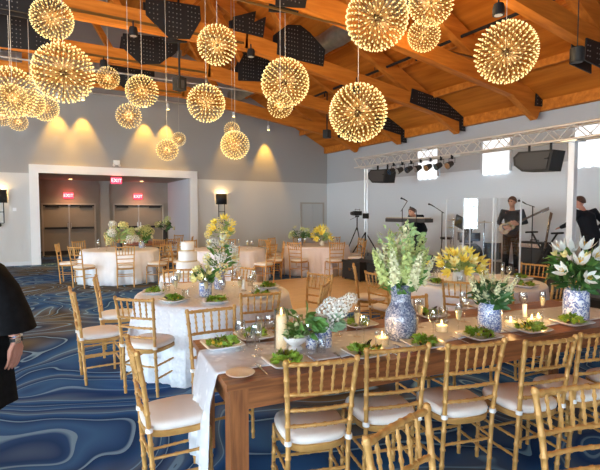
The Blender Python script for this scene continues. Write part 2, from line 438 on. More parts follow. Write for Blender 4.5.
for ty in (-.15, 2.25, 4.65, 7.05, 9.45, 11.9, 14.3):
    e = empty('roof_truss', (0, ty, 0)); struct(e, 'orange brown timber roof truss with black bolted plates')
    m = MB()
    for sx in (-1, 1):
        xe = 10.8 if sx > 0 else -11.0
        m.beam((xe, 0, roof_z(xe)-.34), (RIDX, 0, RIDZ-.34), .18, .36)
    m.build('rafters', BEAM, e)
    m = MB()
    m.beam((RIDX-4.2, 0, 5.38), (RIDX+4.2, 0, 5.38), .2, .36)
    m.beam((RIDX+4.15, 0, chord_z(RIDX+4.15)), (10.85, 0, chord_z(10.85)), .2, .34); m.beam((-11.05, 0, chord_z(-11.05)), (RIDX-4.15, 0, chord_z(RIDX-4.15)), .2, .34)
    m.build('tie_beam', BEAM, e)
    m = MB()
    for sx in (-1, 1):
        for a, b in (((0, 5.5), (0, 9.3)), ((2.6, 5.5), (.5, 9.0)), ((2.6, 5.5), (4.1, 7.4)), ((5.4, 5.4), (4.2, 7.3))):
            if sx < 0 and a[0] == 0: continue
            m.beam((RIDX+sx*a[0], 0, a[1]), (RIDX+sx*b[0], 0, b[1]), .14, .18, up=(0, 1, 0))
    m.build('webs', BEAM, e)
    m = MB()
    m.beam((-9, -.02, 5.08), (10.3, -.02, 5.08), .03, .03) if ty in (7.05,) else m.beam((-4, -.12, 5.30), (4, -.12, 5.30), .02, .05)
    m.build('conduit', SPOKE, e)
    for poly in PLATES.get(ty, []):
        for side in (-1,):
            pl = MB().prism(poly, 'Y', -.135, -.11).build('gusset_plate', STEEL, e)
            b = MB(); xs = [q[0] for q in poly]; zs = [q[1] for q in poly]
            x = min(xs) + .07
            while x < max(xs):
                z = min(zs) + .06
                while z < max(zs):
                    if all(inpoly(x+dx, z+dz, poly) for dx in (-.03, .03) for dz in (-.03, .03)) and (int(x*9) % 4 != 0): b.lathe([(.011, 0), (.011, .012)], (0, 0, 0), 6) if False else b.box((x, -.14, z), (.018, .012, .018))
                    z += .09
                x += .075
            if b.v: b.build('bolts', BOLT, pl)
            MB().prism([(q[0], q[1]) for q in poly], 'Y', .11, .135).build('gusset_plate', STEEL, e)
# conduit pipes that carry the wall washers, sprinkler pipe, duct
o = MB().tube([(.3, 16.45, 5.52), (9.2, 16.45, 5.52)], .025, 8).build('lighting_pipe', ALU); tag(o, 'thin horizontal pipe carrying spotlights along the far wall', 'pipe')
o = MB().tube([(-4, 14.1, 5.62), (10.3, 14.1, 5.62)], .025, 8).build('lighting_pipe', CORD); tag(o, 'thin pale pipe crossing the roof just in front of the far wall pipe', 'pipe')
m = MB(); m.tube([(8, 1.5, 5.42), (8, 16.6, 5.42)], .035, 8)
for y in range(2, 17, 2): m.tube([(8, y+.3, 5.42), (8, y+.3, 5.28)], [.02, .028], 6)
for y in (4.65, 9.45, 14.3): m.tube([(8, y+.4, 5.42), (8, y+.4, roof_z(8))], .01, 5)
o = m.build('sprinkler_pipe', STEEL, None, True); tag(o, 'dark sprinkler pipe running up the right roof slope', 'pipe')
m = MB()
pts = [(6.42, 3.0 + i * .35, 5.9) for i in range(38)]
m.tube(pts, [.24 if i % 3 else .262 for i in range(38)], 18)
o = m.build('air_duct', DUCT, None, True); tag(o, 'round grey metal air duct under the right roof slope', 'duct')
m = MB()
for y in (4.2, 8.6, 13.2): m.box((6.42, y, 6.40), (.03, .04, .7))
m.build('hanger', STEEL, o)

# alcove: frame, walls, two pairs of doors
m = MB(); FR = .26
m.box((A0-FR/2+.01, YF-.03, (AZ+FR)/2), (FR, .12, AZ+FR)); m.box((A1+FR/2-.01, YF-.03, (AZ+FR)/2), (FR, .12, AZ+FR))
m.box(((A0+A1)/2, YF-.03, AZ+FR/2), (A1-A0, .12, FR))
struct(m.build('trim_1', WHITE), 'white frame round the entrance alcove')
DOORS = ((.24, 2.14), (2.78, 4.80)); DZ = 2.0
m = MB(); edges = [A0-.1, DOORS[0][0], DOORS[0][1], DOORS[1][0], DOORS[1][1], A1+.1]
for a, b in ((edges[0], edges[1]), (edges[2], edges[3]), (edges[4], edges[5])): m.box(((a+b)/2, AY+.08, DZ/2), (b-a, .16, DZ))
m.box(((A0+A1)/2, AY+.08, (DZ+AZ)/2), (A1-A0+.2, .16, AZ-DZ)); struct(m.build('wall_alcove_back', TAUPE), 'taupe back wall of the alcove')
struct(MB().box((A0-.08, (YF+T+AY)/2, AZ/2), (.16, AY-YF-T, AZ)).build('wall_alcove_left', TAUPE))
struct(MB().box((A1+.08, (YF+T+AY)/2, AZ/2), (.16, AY-YF-T, AZ)).build('wall_alcove_right', PALEW))  # daylight from the left is put into this wall's pale bluish colour
struct(MB().box(((A0+A1)/2, (YF+T+AY)/2+.08, AZ+.05), (A1-A0+.4, AY-YF-T+.16, .1)).build('ceiling_alcove', TAUPE))
m = MB(); m.box((2.46, AY-.1, AZ/2), (.34, .2, AZ)); m.box((2.46, AY-.21, AZ-.06), (.42, .04, .12)); m.box((2.46, AY-.21, .1), (.42, .04, .2))
struct(m.build('trim_2', TAUPEL), 'pale pilaster between the two pairs of doors')
m = MB(); m.box(((A0+A1)/2, AY-.02, .08), (A1-A0, .03, .16)); struct(m.build('baseboard_alcove', BLACK))
for k, (a, b) in enumerate(DOORS):
    e = empty('door_%d' % (k+1), ((a+b)/2, AY, 0)); struct(e, ('left' if k == 0 else 'right') + ' pair of taupe doors in the alcove')
    wd = b - a; f = MB()
    f.box((-wd/2+.03, 0, DZ/2), (.06, .2, DZ)); f.box((wd/2-.03, 0, DZ/2), (.06, .2, DZ)); f.box((0, 0, DZ-.03), (wd, .2, .06)); f.build('door_frame', TAUPEL, e)
    for s in (-1, 1):
        lf = MB().box((s*(wd/4-.015), .03, DZ/2-.02), (wd/2-.07, .06, DZ-.06)).build('door_leaf', DOORM, e)
        MB().box((s*(wd/4-.01), -.05, 1.04), (wd/2-.16, .05, .075)).build('push_bar', STEEL, lf)
        c = MB().box((s*(wd/2-.36), -.05, DZ-.13), (.46, .07, .075)); c.box((s*(wd/4), -.03, DZ-.085), (wd/2-.1, .03, .05)); c.build('door_closer', STEEL, lf)
        MB().tube([(s*.06, 0, 1.22), (s*.06, -.07, 1.22), (s*.06, -.07, 1.05), (s*.06, 0, 1.05)], .012, 6).build('door_handle', ALU, lf)
    MB().box((0, -.02, DZ/2-.03), (.035, .05, DZ-.1)).build('astragal', TAUPEL, e)
# closed door in the far corner
e = empty('door_3', (10.27, YF, 0)); struct(e, 'flush wall coloured door in the far right corner')
f = MB(); f.box((-.55, -.02, 1.0), (.07, .06, 2.0)); f.box((.55, -.02, 1.0), (.07, .06, 2.0)); f.box((0, -.02, 2.03), (1.17, .06, .07)); f.build('door_frame', TAUPEL, e)
MB().box((-.26, -.012, 1.0), (.5, .03, 1.98)).build('door_leaf', DOORP, e); MB().box((.26, -.012, 1.0), (.5, .03, 1.98)).build('door_leaf', DOORP, e)
h = MB().tube([(.06, -.02, 1.0), (.06, -.07, 1.0), (.17, -.07, 1.0)], .012, 6).build('door_handle', STEEL, e)
# skirting
for nm, c_, d_ in (('baseboard_far', ((A1+FR+XR)/2, YF-.01, .06), (XR-A1-FR, .03, .12)), ('baseboard_left', ((XL+A0-FR)/2, YF-.01, .06), (A0-FR-XL, .03, .12)), ('baseboard_right', (XR-.01, (YN+YF)/2, .06), (.03, YF-YN-.1, .12))):
    struct(MB().box(c_, d_).build(nm, PALEW))

# exit signs
def exit_sign(x, y, z, label, hang):
    e = empty('exit_sign', (x, y, z)); tag(e, label, 'sign', 'red exit signs')
    MB().box((0, 0, 0), (.34, .06, .21)).build('sign_box', EXITM, e)
    me = text_mesh('EXIT', .17, .004); me.materials.append(EXITT)
    t = bpy.data.objects.new('lettering', me); col.objects.link(t); t.parent = e; t.location = (0, -.034, -.003); t.rotation_euler = (PI/2, 0, 0)
    if hang: MB().box((0, 0, .15), (.05, .04, .1)).build('bracket', WHITE, e)
    lt = bpy.data.lights.new('glow', 'POINT'); lt.energy = 5; lt.color = (1, .22, .12); lt.shadow_soft_size = .1
    o = bpy.data.objects.new('glow', lt); col.objects.link(o); o.parent = e; o.location = (0, -.22, .02)
exit_sign(2.47, YF+.12, 2.74, 'red EXIT sign hung under the lintel in the middle of the alcove opening', False)
exit_sign(1.17, AY-.04, 2.30, 'red EXIT sign above the left pair of alcove doors', False)
exit_sign(3.76, AY-.04, 2.30, 'red EXIT sign above the right pair of alcove doors', False)
# ceiling can light in the alcove above each door
for x in (1.2, 3.75):
    e = empty('ceiling_light', (x, AY-.9, AZ-.02)); tag(e, 'small recessed ceiling light above the %s alcove doors' % ('left' if x < 2 else 'right'), 'light')
    MB().lathe([(.09, 0), (.09, .02)], n=14).build('trim_ring', WHITE, e); MB().lathe([(.06, -.004), (.06, 0)], n=12).build('lamp', GLOWBULB, e)
    lt = bpy.data.lights.new('beam', 'SPOT'); lt.energy = 60; lt.color = (1, .66, .36); lt.spot_size = R(100); lt.spot_blend = .8; lt.shadow_soft_size = .05
    o = bpy.data.objects.new('beam', lt); col.objects.link(o); o.parent = e; o.location = (0, 0, -.03); o.rotation_euler = (R(18), 0, 0)
# emergency lamp box over the alcove, thermostat
e = empty('emergency_light', (2.46, YF-.06, 3.33)); tag(e, 'small white emergency light box above the alcove frame', 'light')
MB().box((0, 0, 0), (.2, .1, .16)).build('case', CHINA, e)
for s in (-1, 1): MB().ball((s*.09, -.05, -.09), .045, 8, 6).build('lamp_head', CHINA, e)
o = MB().box((-.52, YF-.02, 1.75), (.1, .04, .1)).build('thermostat', CHINA); tag(o, 'small white thermostat on the wall left of the alcove', 'thermostat')
# wall lamps with black half shades
def sconce(x, label):
    e = empty('wall_lamp', (x, YF, 1.95)); tag(e, label, 'lamp', 'wall lamps beside the alcove')
    s = MB(); n = 14; pr = []
    vs = []; 
    for z in (0, .40):
        for k in range(n+1):
            t = PI + PI * k / n; vs.append((.22*math.cos(t), .16*math.sin(t)-.02, z))
    s.add(vs, [(k, k+1, n+2+k, n+1+k) for k in range(n)]); o = s.build('shade', BLACK, e, True)
    so = o.modifiers.new('s', 'SOLIDIFY'); so.thickness = .012
    MB().box((0, -.02, .2), (.12, .04, .3)).build('backplate', STEEL, e)
    MB().ball((0, -.1, .22), .04, 8, 6).build('bulb', GLOWBULB, e)
    r = MB()
    for dx in (-.12, .12): r.tube([(dx, -.06, .02), (dx, -.06, -.62)], .014, 6)
    r.tube([(-.12, -.06, -.28), (.12, -.06, -.28)], .012, 6); r.tube([(-.12, -.06, -.62), (.12, -.06, -.62)], .012, 6)
    r.build('hanging_frame', STEEL, e); MB().ball((0, -.06, -.68), .055, 8, 6).build('weight', STEEL, e)
    lt = bpy.data.lights.new('bulb_light', 'POINT'); lt.energy = 14; lt.color = (1, .62, .25); lt.shadow_soft_size = .04
    q = bpy.data.objects.new('bulb_light', lt); col.objects.link(q); q.parent = e; q.location = (0, -.1, .34)
sconce(6.19, 'wall lamp with a black half shade right of the alcove')
sconce(-.92, 'wall lamp with a black half shade left of the alcove, cut by the photo edge')

# wall washing spotlights on the pipe, in pairs
SP = ((.72, 'leftmost'), (1.45, 'second from the left'), (3.4, 'third from the left'), (4.15, 'fourth from the left'), (6.6, 'fifth from the left'), (8.05, 'rightmost'))
for x, w_ in SP:
    z = 5.33 if x < 7 else 4.95
    e = empty('wall_spotlight', (x, 16.42, z)); tag(e, 'small white spotlight washing the far wall with amber light, %s of six' % w_, 'spotlight', 'amber wall spotlights')
    MB().lathe([(.03, .12), (.05, .06), (.055, -.06), (.055, -.08)], n=12).build('housing', WHITE, e, True)
    MB().tube([(0, .03, .08), (0, .03, 5.52-z)], .012, 6).build('arm', ALU, e)
    MB().lathe([(.045, -.087), (.045, -.082)], n=12).build('lens', GLOWBULB, e)
    lt = bpy.data.lights.new('amber_beam', 'SPOT'); lt.energy = SPOT_WATTS; lt.color = (1, .52, .07); lt.spot_size = R(54); lt.spot_blend = .75; lt.shadow_soft_size = .03
    o = bpy.data.objects.new('amber_beam', lt); col.objects.link(o); o.parent = e; o.location = (0, 0, -.1); o.rotation_euler = (R(9), 0, 0)

# dark spotlights under the trusses, hanging loudspeakers
def can(x, y, ztop, zbot, label):
    e = empty('ceiling_spotlight', (x, y, zbot)); tag(e, label, 'spotlight', 'black ceiling spotlights')
    m = MB(); m.lathe([(.07, .16), (.085, .10), (.085, 0)], n=12); m.build('housing', STEEL, e, True)
    MB().lathe([(.06, -.004), (.06, 0)], n=10).build('lens', ALU, e)
    MB().tube([(0, 0, .15), (0, 0, ztop-zbot)], .014, 6).build('stem', STEEL, e)
can(1.72, 9.33-.02, 5.3, 5.02, 'black ceiling spotlight left of the biggest bolted plate of the front truss')
can(1.5, 11.78, 5.3, 5.06, 'black ceiling spotlight above the small globe left of centre')
can(4.15, 9.31, 5.3, 5.03, 'black ceiling spotlight between two black bolted plates in the middle')
can(5.94, 4.5, 5.2, 4.55, 'black ceiling spotlight at upper right, above the hanging black cylinder')
can(7.0, 9.33, 5.0, 4.62, 'black ceiling spotlight on the sloping tie beam right of the big plates')
def hung(x, y, z, d, label, nm):
    e = empty(nm, (x, y, z)); tag(e, label, 'speaker')
    if nm == 'hanging_speaker':
        MB().box((0, 0, 0), d, .5).build('case', BLACK, e); MB().box((0, -d[1]/2-.005, -.02), (d[0]*.7, .02, d[2]*.6), .0).build('grille', DKGREY, e)
    else:
        MB().lathe([(d[0]*.42, -d[2]/2), (d[0]/2, -d[2]/2+.03), (d[0]/2, d[2]/2-.02), (d[0]*.35, d[2]/2)], n=18).build('case', BLACK, e, True)
        MB().lathe([(d[0]*.36, -d[2]/2-.004), (d[0]*.36, -d[2]/2)], n=14).build('grille', DKGREY, e)
    top = roof_z(x)
    MB().tube([(0, 0, d[2]/2), (0, 0, top - z)], .022 if nm == 'hanging_speaker' else .008, 6).build('drop_rod', STEEL, e)
hung(2.67, 9.6, 4.32, (.2, .2, .26), 'black box loudspeaker on a black rod beneath the bolted plates', 'hanging_speaker')
hung(8.25, 12.55, 4.18, (.2, .2, .26), 'small black box loudspeaker hanging near the far right corner', 'hanging_speaker')
hung(7.08, 3.99, 4.03, (.2, .2, .22), 'black cylindrical loudspeaker hanging at the upper right', 'pendant_speaker')

# ------------------------------------------------------------------ starburst pendants
def fib(n, r):
    out = []
    for i in range(n):
        z = 1 - 2 * (i + .5) / n; a = i * PI * (3 - math.sqrt(5)); q = math.sqrt(1 - z * z)
        out.append(Vector((q * math.cos(a), q * math.sin(a), z)))
    return out
def pendant_meshes(dia, n):
    r = dia / 2; a = MB(); t = MB(); s = MB()
    for d in fib(n, r):
        L = min(.06, r * .17); w = min(.0098, r * .026)
        a.tube([d*(r-L), d*(r-L*.7), d*(r-L*.38)], [w*.35, w*.6, w*.9], 5, cap=True)
        t.tube([d*(r-L*.38), d*(r-L*.12), d*r], [w*.95, w, w*.4], 5)
        s.tube([d*.05, d*(r-L)], [.0022, .0022], 3, cap=False)
    for k in range(3):
        ax = [Vector((1,0,0)), Vector((0,1,0)), Vector((0,0,1))]; u = ax[k]; v_ = ax[(k+1) % 3]; rr = r * .80
        s.tube([(u*math.cos(2*PI*i/40)+v_*math.sin(2*PI*i/40))*rr for i in range(41)], .003, 4, cap=False)
    return a, t, s
PM = {}
def pendant(x, y, z, dia, label):
    e = empty('pendant_light', (x, y, z)); tag(e, label, 'light', 'starburst globe pendants')
    size = .9 if dia > .7 else .62 if dia > .5 else .44
    if size not in PM:
        n = {.9: 430, .62: 270, .44: 160}[size]; a, t, s = pendant_meshes(size, n)
        PM[size] = (a.build('led_stems', LED, e, True), t.build('led_tips', LEDT, e, True), s.build('wire_spokes', SPOKE, e), MB().ball((0, 0, 0), size * .06, 10, 8).build('hub', SPOKE, e, True))
        for o in PM[size][:3]: o['kind'] = 'stuff'
        parts = PM[size]
    else:
        parts = []
        for o in PM[size]: c_ = o.copy(); col.objects.link(c_); c_.parent = e; parts.append(c_)
    rot = (random.random()*.5, random.random()*.5, random.random()*6)
    for o in parts: o.rotation_euler = rot; o.scale = (dia/size,)*3
    h = roof_z(x) - z
    MB().tube([(0, 0, dia/2-.01), (0, 0, h)], .005, 5).build('cord', CORD, e)
    MB().lathe([(.07, h-.05), (.07, h+.02)], n=12).build('canopy', ALU, e)
    lt = bpy.data.lights.new('globe_light', 'POINT'); lt.energy = PENDANT_WATTS * (dia/.9)**2; lt.color = (1, .70, .33); lt.shadow_soft_size = dia * .3
    o = bpy.data.objects.new('globe_light', lt); col.objects.link(o); o.parent = e
for a in (
 (0.28, 7.23, 4.31, 0.557, 'medium starburst globe at the top left, above a larger one'),
 (0.45, 8.05, 3.82, 0.908, 'large starburst globe at left, right below the top left globe'),
 (1.36, 10.07, 4.37, 0.450, 'small single starburst globe between the large left globe and the medium pair'),
 (1.84, 9.21, 3.98, 0.619, 'medium starburst globe, upper one of the pair over the left spotlights'),
 (1.47, 8.50, 3.35, 0.440, 'small starburst globe, lower one of the pair over the left spotlights'),
 (2.54, 7.54, 3.50, 0.644, 'medium starburst globe directly below the one right of the bolted plates'),
 (2.29, 6.30, 4.03, 0.560, 'medium starburst globe high up, just right of the bolted plates'),
 (3.97, 7.41, 4.00, 0.877, 'large starburst globe in the middle with a small one overlapping its lower edge'),
 (3.43, 6.57, 3.38, 0.418, 'small starburst globe overlapping the lower edge of the large middle globe'),
 (3.71, 9.17, 3.09, 0.618, 'starburst globe hanging low in front of the fifth wall spotlight'),
 (4.63, 11.65, 3.86, 0.431, 'little starburst globe touching the top of the low globe in the middle'),
 (2.32, 9.29, 2.91, 0.440, 'small starburst globe hanging lowest, above the right alcove doors'),
 (3.92, 14.25, 3.91, 0.435, 'tiny far starburst globe at the upper right of the lowest one'),
 (-0.32, 10.00, 3.86, 0.924, 'largest starburst globe of the cluster at the left edge'),
 (-0.25, 8.58, 3.47, 0.444, 'medium starburst globe overlapping the front of the largest one in the left cluster'),
 (-0.01, 11.09, 3.92, 0.584, 'small starburst globe at the right side of the left cluster'),
 (0.28, 12.08, 4.04, 0.599, 'small starburst globe set furthest right in the left cluster'),
 (-0.27, 12.86, 3.80, 0.430, 'small starburst globe at the bottom of the left cluster'),
 (-0.65, 14.23, 4.12, 0.470, 'small starburst globe of the left cluster cut by the photo edge'),
 (4.36, 5.33, 4.48, 0.917, 'large starburst globe at the top centre right, cut by the top edge'),
 (4.50, 5.95, 3.26, 0.933, 'large starburst globe hanging at centre right above the stage truss end'),
 (5.99, 4.40, 4.00, 0.887, 'large starburst globe at the upper right'),
 (5.41, 5.31, 4.92, 0.698, 'large starburst globe at the top edge, above a medium one'),
 (6.34, 6.39, 4.95, 0.605, 'medium starburst globe right of the top centre globe, below another'),
): pendant(*a)
# ------------------------------------------------------------------ gold bamboo chairs
def ringed(m, pts, rad, rings, n=8, grow=1.28):
    """a turned bamboo rod: tube with raised rings at the given fractions of its length"""
    pts = [Vector(p) for p in pts]; seg = [(pts[i+1]-pts[i]).length for i in range(len(pts)-1)]; L = sum(seg)
    def at(f):
        d = f * L
        for i, s_ in enumerate(seg):
            if d <= s_ or i == len(seg)-1: return pts[i].lerp(pts[i+1], min(1, d / s_))
            d -= s_
    fr = [(0, 1)]
    w = .009 / L
    for r_ in rings: fr += [(r_-w*1.3, 1), (r_-w*.5, grow), (r_+w*.5, grow), (r_+w*1.3, 1)]
    cum = 0
    for s_ in seg[:-1]: cum += s_; fr.append((cum / L, 1))
    fr.append((1, 1)); fr = sorted(f for f in fr if 0 <= f[0] <= 1)
    m.tube([at(f) for f, g in fr], [rad * g for f, g in fr], n); return m
def sq(w0, w1, d, z, e=3.2, n=28, front=1):
    out = []
    for k in range(n):
        t = 2*PI*k/n; c_, s_ = math.cos(t), math.sin(t)
        x = math.copysign(abs(c_)**(2/e), c_); y = math.copysign(abs(s_)**(2/e), s_)
        wd = w0 + (w1-w0)*(y+1)/2
        out.append((x*wd/2, y*d/2, z))
    return out
def loft(m, rings, mi=0):
    n = len(rings[0]); vs = [p for r_ in rings for p in r_]; fs = []
    for i in range(len(rings)-1):
        for k in range(n): k2 = (k+1) % n; fs.append((i*n+k, i*n+k2, (i+1)*n+k2, (i+1)*n+k))
    fs.append(tuple(range(n-1, -1, -1))); fs.append(tuple(range((len(rings)-1)*n, len(rings)*n)))
    return m.add(vs, fs, mi)
def post_at(sx, z):
    k = [(0, .172, -.150), (.44, .170, -.178), (.70, .180, -.205), (.925, .196, -.243)]
    for (z0, x0, y0), (z1, x1, y1) in zip(k, k[1:]):
        if z <= z1 + 1e-6:
            f = (z-z0)/(z1-z0); return Vector((sx*(x0+(x1-x0)*f), y0+(y1-y0)*f, z))
def make_chair(root, far=False):
    n = 6 if far else 8
    m = MB(); loft(m, [sq(.35, .40, .385, .405), sq(.36, .41, .395, .412), sq(.36, .41, .395, .438), sq(.35, .40, .385, .442)]); m.build('seat', GOLD, root, True)
    m = MB(); loft(m, [sq(.34, .385, .37, .442), sq(.365, .405, .395, .450), sq(.372, .412, .402, .468), sq(.36, .40, .39, .486), sq(.31, .35, .34, .496), sq(.1, .12, .12, .501)]); cu = m.build('cushion', CUSHION, root, True)
    if not far:
        for sx in (-1, 1):
            p = post_at(sx, .462); MB().tube([p+Vector((0, 0, -.013)), p+Vector((0, 0, .013))], [.021, .021], 10).build('tie', TIEM, cu, True)
    for sx in (-1, 1):
        m = MB(); ringed(m, [(sx*.186, .176, 0), (sx*.180, .168, .41)], .0125, [] if far else [.12, .34, .56, .80], n); m.build('leg', GOLD, root, True)
        m = MB(); ringed(m, [post_at(sx, z) for z in (0, .44, .70, .925)], .0140, [] if far else [.07, .16, .27, .40, .60, .69, .79, .885, .985], n); 
        m.ball(post_at(sx, .925), (.0155, .0155, .009), 8, 5); m.build('back_post', GOLD, root, True)
    def rail(z, rad, nm):
        a, b = post_at(-1, z), post_at(1, z); mid = (a+b)/2 + Vector((0, -.014, 0))
        m = MB(); ringed(m, [a, a.lerp(mid, .5)+Vector((0, -.0035, 0)), mid, mid.lerp(b, .5)+Vector((0, -.0035, 0)), b], rad, [] if far else [.1, .26, .42, .58, .74, .9], n); return m.build(nm, GOLD, root, True)
    top = rail(.905, .0125, 'top_rail'); low = rail(.735, .0105, 'rail')
    for z in (.645, .555): rail(z, .0105, 'rail')
    if far:
        m = MB()
        for i in range(5):
            f = (i+1)/6; a = post_at(-1, .735).lerp(post_at(1, .735), f); b = post_at(-1, .905).lerp(post_at(1, .905), f); m.tube([a+Vector((0,-.012,0)), b+Vector((0,-.012,0))], .0085, 5)
        m.build('spindles', GOLD, root, True)
        m = MB()
        for sx in (-1, 1): m.tube([(sx*.184, .17, .22), post_at(sx, .22)], .0085, 5)
        m.tube([(-.184, .17, .26), (.184, .17, .26)], .0085, 5); m.tube([post_at(-1, .26), post_at(1, .26)], .0085, 5); m.build('stretchers', GOLD, root, True)
    else:
        for i in range(5):
            f = (i+1)/6; a = post_at(-1, .735).lerp(post_at(1, .735), f); b = post_at(-1, .905).lerp(post_at(1, .905), f)
            m = MB(); ringed(m, [a+Vector((0,-.012,0)), b+Vector((0,-.012,0))], .0075, [.25, .5, .75], 6, 1.45); m.build('spindle', GOLD, root, True)
        for sx in (-1, 1):
            for z in (.17, .29): m = MB(); ringed(m, [(sx*.184, .172, z), post_at(sx, z)], .009, [.2, .4, .6, .8], 6); m.build('stretcher', GOLD, root, True)
        for z in (.20, .31): m = MB(); ringed(m, [(-.184, .172, z), (.184, .172, z)], .009, [.2, .4, .6, .8], 6); m.build('stretcher', GOLD, root, True)
        m = MB(); ringed(m, [post_at(-1, .28), post_at(1, .28)], .009, [.2, .4, .6, .8], 6); m.build('stretcher', GOLD, root, True)
CHAIRS = {False: None, True: None}
def chair(x, y, face, label, group, far=False):
    """x, y: middle of the top rail on plan; face: direction the sitter looks, degrees from +Y anticlockwise"""
    a = R(face); fx, fy = -math.sin(a), math.cos(a)
    loc = (x + fx*.243, y + fy*.243, 0)
    if CHAIRS[far] is None:
        e = empty('bamboo_chair', loc, a); make_chair(e, far); CHAIRS[far] = e; index_children()
    else:
        e = copy_tree(CHAIRS[far]); e.location = loc; e.rotation_euler = (0, 0, a)
    tag(e, label, 'chair', group); return e
G1 = 'gold bamboo chairs at the wooden table'
for x, y, f, w_ in ((1.29, 2.0, -16, 'first from the left in the row in front of the wooden table'), (1.79, 1.97, -15, 'second from the left in the row in front of the wooden table'), (2.26, 1.81, -14, 'third from the left in the row in front of the wooden table'),
                    (2.71, 1.63, -12, 'fourth in the front row of the wooden table, behind a nearer chair'), (3.17, 1.56, -12, 'fifth in the wooden table front row, cut by the right edge'), (3.68, 1.46, -10, 'last in the front row of the wooden table, out at the right')):
    chair(x, y, f, 'gold bamboo chair, ' + w_, G1)
chair(.475, 2.80, -92, 'gold bamboo chair at the left end of the wooden table', G1)
chair(1.21, 3.52, 178, 'gold bamboo chair behind the salads at the left end of the wooden table', G1)
chair(2.95, 3.12, 172, 'gold bamboo chair behind the tall blue and white vase on the wooden table', G1)
chair(3.98, 2.95, 176, 'gold bamboo chair behind the votive candles toward the right of the wooden table', G1)
chair(1.15, 1.26, 194, 'gold bamboo chair turned toward the camera at the bottom edge, its top rail slanting up', 'nearest gold bamboo chairs')
chair(2.06, 1.14, 164, 'gold bamboo chair turned toward the camera at the bottom right corner', 'nearest gold bamboo chairs')

# ------------------------------------------------------------------ tables
def cloth(name, cx, cy, r, label, material, h=.765, group=None, folds=11, flare=.12, bottom=.012, floor=True):
    n = 132; rings = []
    prof = [(0.0, h, 0), (.5, h, 0), (.93, h, 0), (.985, h-.004, 0), (1.0, h-.02, .0), (1.006, h-.07, .10), (1.012, h-.2, .35), (1.03, h*.5, .7), (1.05, .18, .95), (1.06, bottom, 1.0)]
    rnd = random.Random(name+label); ph = rnd.random()*6; am = [rnd.uniform(.55, 1.3) for _ in range(folds)]
    vs = []; fs = []
    for f, z, g in prof[1:]:
        for k in range(n):
            t = 2*PI*k/n; q = t/(2*PI)*folds; i = int(q) % folds; a_ = am[i]*(1-(q % 1)) + am[(i+1) % folds]*(q % 1)
            d = g*flare*a_*(.5+.5*math.cos(q*2*PI+ph)) + g*.018*math.sin(3.1*q*2*PI)
            vs.append(((r*f+d)*math.cos(t), (r*f+d)*math.sin(t), z))
    m = MB(); vs.append((0, 0, h)); 
    for k in range(n): fs.append((len(vs)-1, k, (k+1) % n))
    for i in range(len(prof)-2):
        for k in range(n): k2 = (k+1) % n; fs.append((i*n+k, (i+1)*n+k, (i+1)*n+k2, i*n+k2))
    m.add(vs, fs); o = m.build(name, material, None, True, (cx, cy, 0)); s_ = o.modifiers.new('s', 'SOLIDIFY'); s_.thickness = .004; s_.offset = -1
    tag(o, label, 'tablecloth', group); return o
def round_table(cx, cy, r, label):
    e = empty('round_table', (cx, cy, 0)); tag(e, label, 'table', 'round tables under long cloths')
    MB().lathe([(r-.02, .715), (r-.01, .75), (r-.02, .757)], n=40).build('tabletop', WOODT, e, True)
    for k in range(4): t = PI/4+k*PI/2; MB().tube([(r*.6*math.cos(t), r*.6*math.sin(t), 0), (r*.6*math.cos(t), r*.6*math.sin(t), .72)], .018, 6).build('leg', STEEL, e)
T2, T3, T5, T6, T7, T8 = (1.78, 5.08, .87), (5.1, 4.15, .88), (1.82, 12.0, .90), (4.15, 10.75, .90), (6.72, 10.75, .90), (3.0, 14.2, .80)
for (x, y, r), nm, cm in ((T2, 'lace covered round table at centre left', LACE), (T3, 'white covered round table before the stage', LINEN), (T5, 'white covered round table before the alcove doors', LINEN),
                          (T6, 'lilac white covered round table behind the cake', LILAC), (T7, 'blush covered round table by the far right corner', BLUSH)):
    round_table(x, y, r, 'table under the cloth of the ' + nm)
    cloth('tablecloth', x, y, r, {'lace': 'white lace cloth reaching the floor on the ', 'white': 'long white cloth on the ', 'lilac': 'long lilac white cloth on the ', 'blush': 'long blush white cloth on the '}[nm.split()[0]] + nm, cm, folds=13 if cm is not LACE else 15, flare=.095)
# cake table
e = empty('cake_table', (1.98, 6.8, 0)); tag(e, 'small round cake table under a lace cloth', 'table')
MB().lathe([(.36, .70), (.37, .74)], n=30).build('tabletop', WOODT, e); MB().tube([(0, 0, .02), (0, 0, .71)], .04, 8).build('pedestal', STEEL, e); MB().lathe([(.2, 0), (.18, .03)], n=20).build('base', STEEL, e)
cloth('tablecloth', 1.98, 6.8, .40, 'white lace cloth on the small cake table', LACE, .748, folds=8, flare=.12)
# dark bare table far behind
e = empty('round_table', (T8[0], T8[1], 0)); tag(e, 'dark bare round table far behind the cake near the alcove', 'table')
MB().lathe([(.78, .715), (.8, .73), (.8, .752), (.79, .757)], n=36).build('tabletop', WOODT, e, True)
for k in range(4): t = PI/4+k*PI/2; MB().tube([(.5*math.cos(t), .5*math.sin(t), 0), (.5*math.cos(t), .5*math.sin(t), .72)], .025, 6).build('leg', STEEL, e)
DIRS = ('near', 'near right', 'right', 'far right', 'far', 'far left', 'left', 'near left')
def around(t, dist, angs, desc, group, far):
    vx, vy = t[0], t[1]; base = math.atan2(-vy, -vx)
    for a in angs:
        th = base + R(a)              # 0 = the side nearest the camera, growing to the right
        x, y = t[0]+dist*math.cos(th), t[1]+dist*math.sin(th)
        face = math.degrees(math.atan2(t[1]-y, t[0]-x)) - 90 + random.uniform(-6, 6)
        side = DIRS[int(math.floor((a % 360)/45+.5)) % 8]
        chair(x, y, face, 'gold bamboo chair, %s side of the %s' % (side, desc), group, far)
d5 = 'table before the alcove doors'
around(T5, 1.40, (4, 45, 88, 135, 182, 226, 268, 318), d5, 'chairs round the table before the alcove', True)
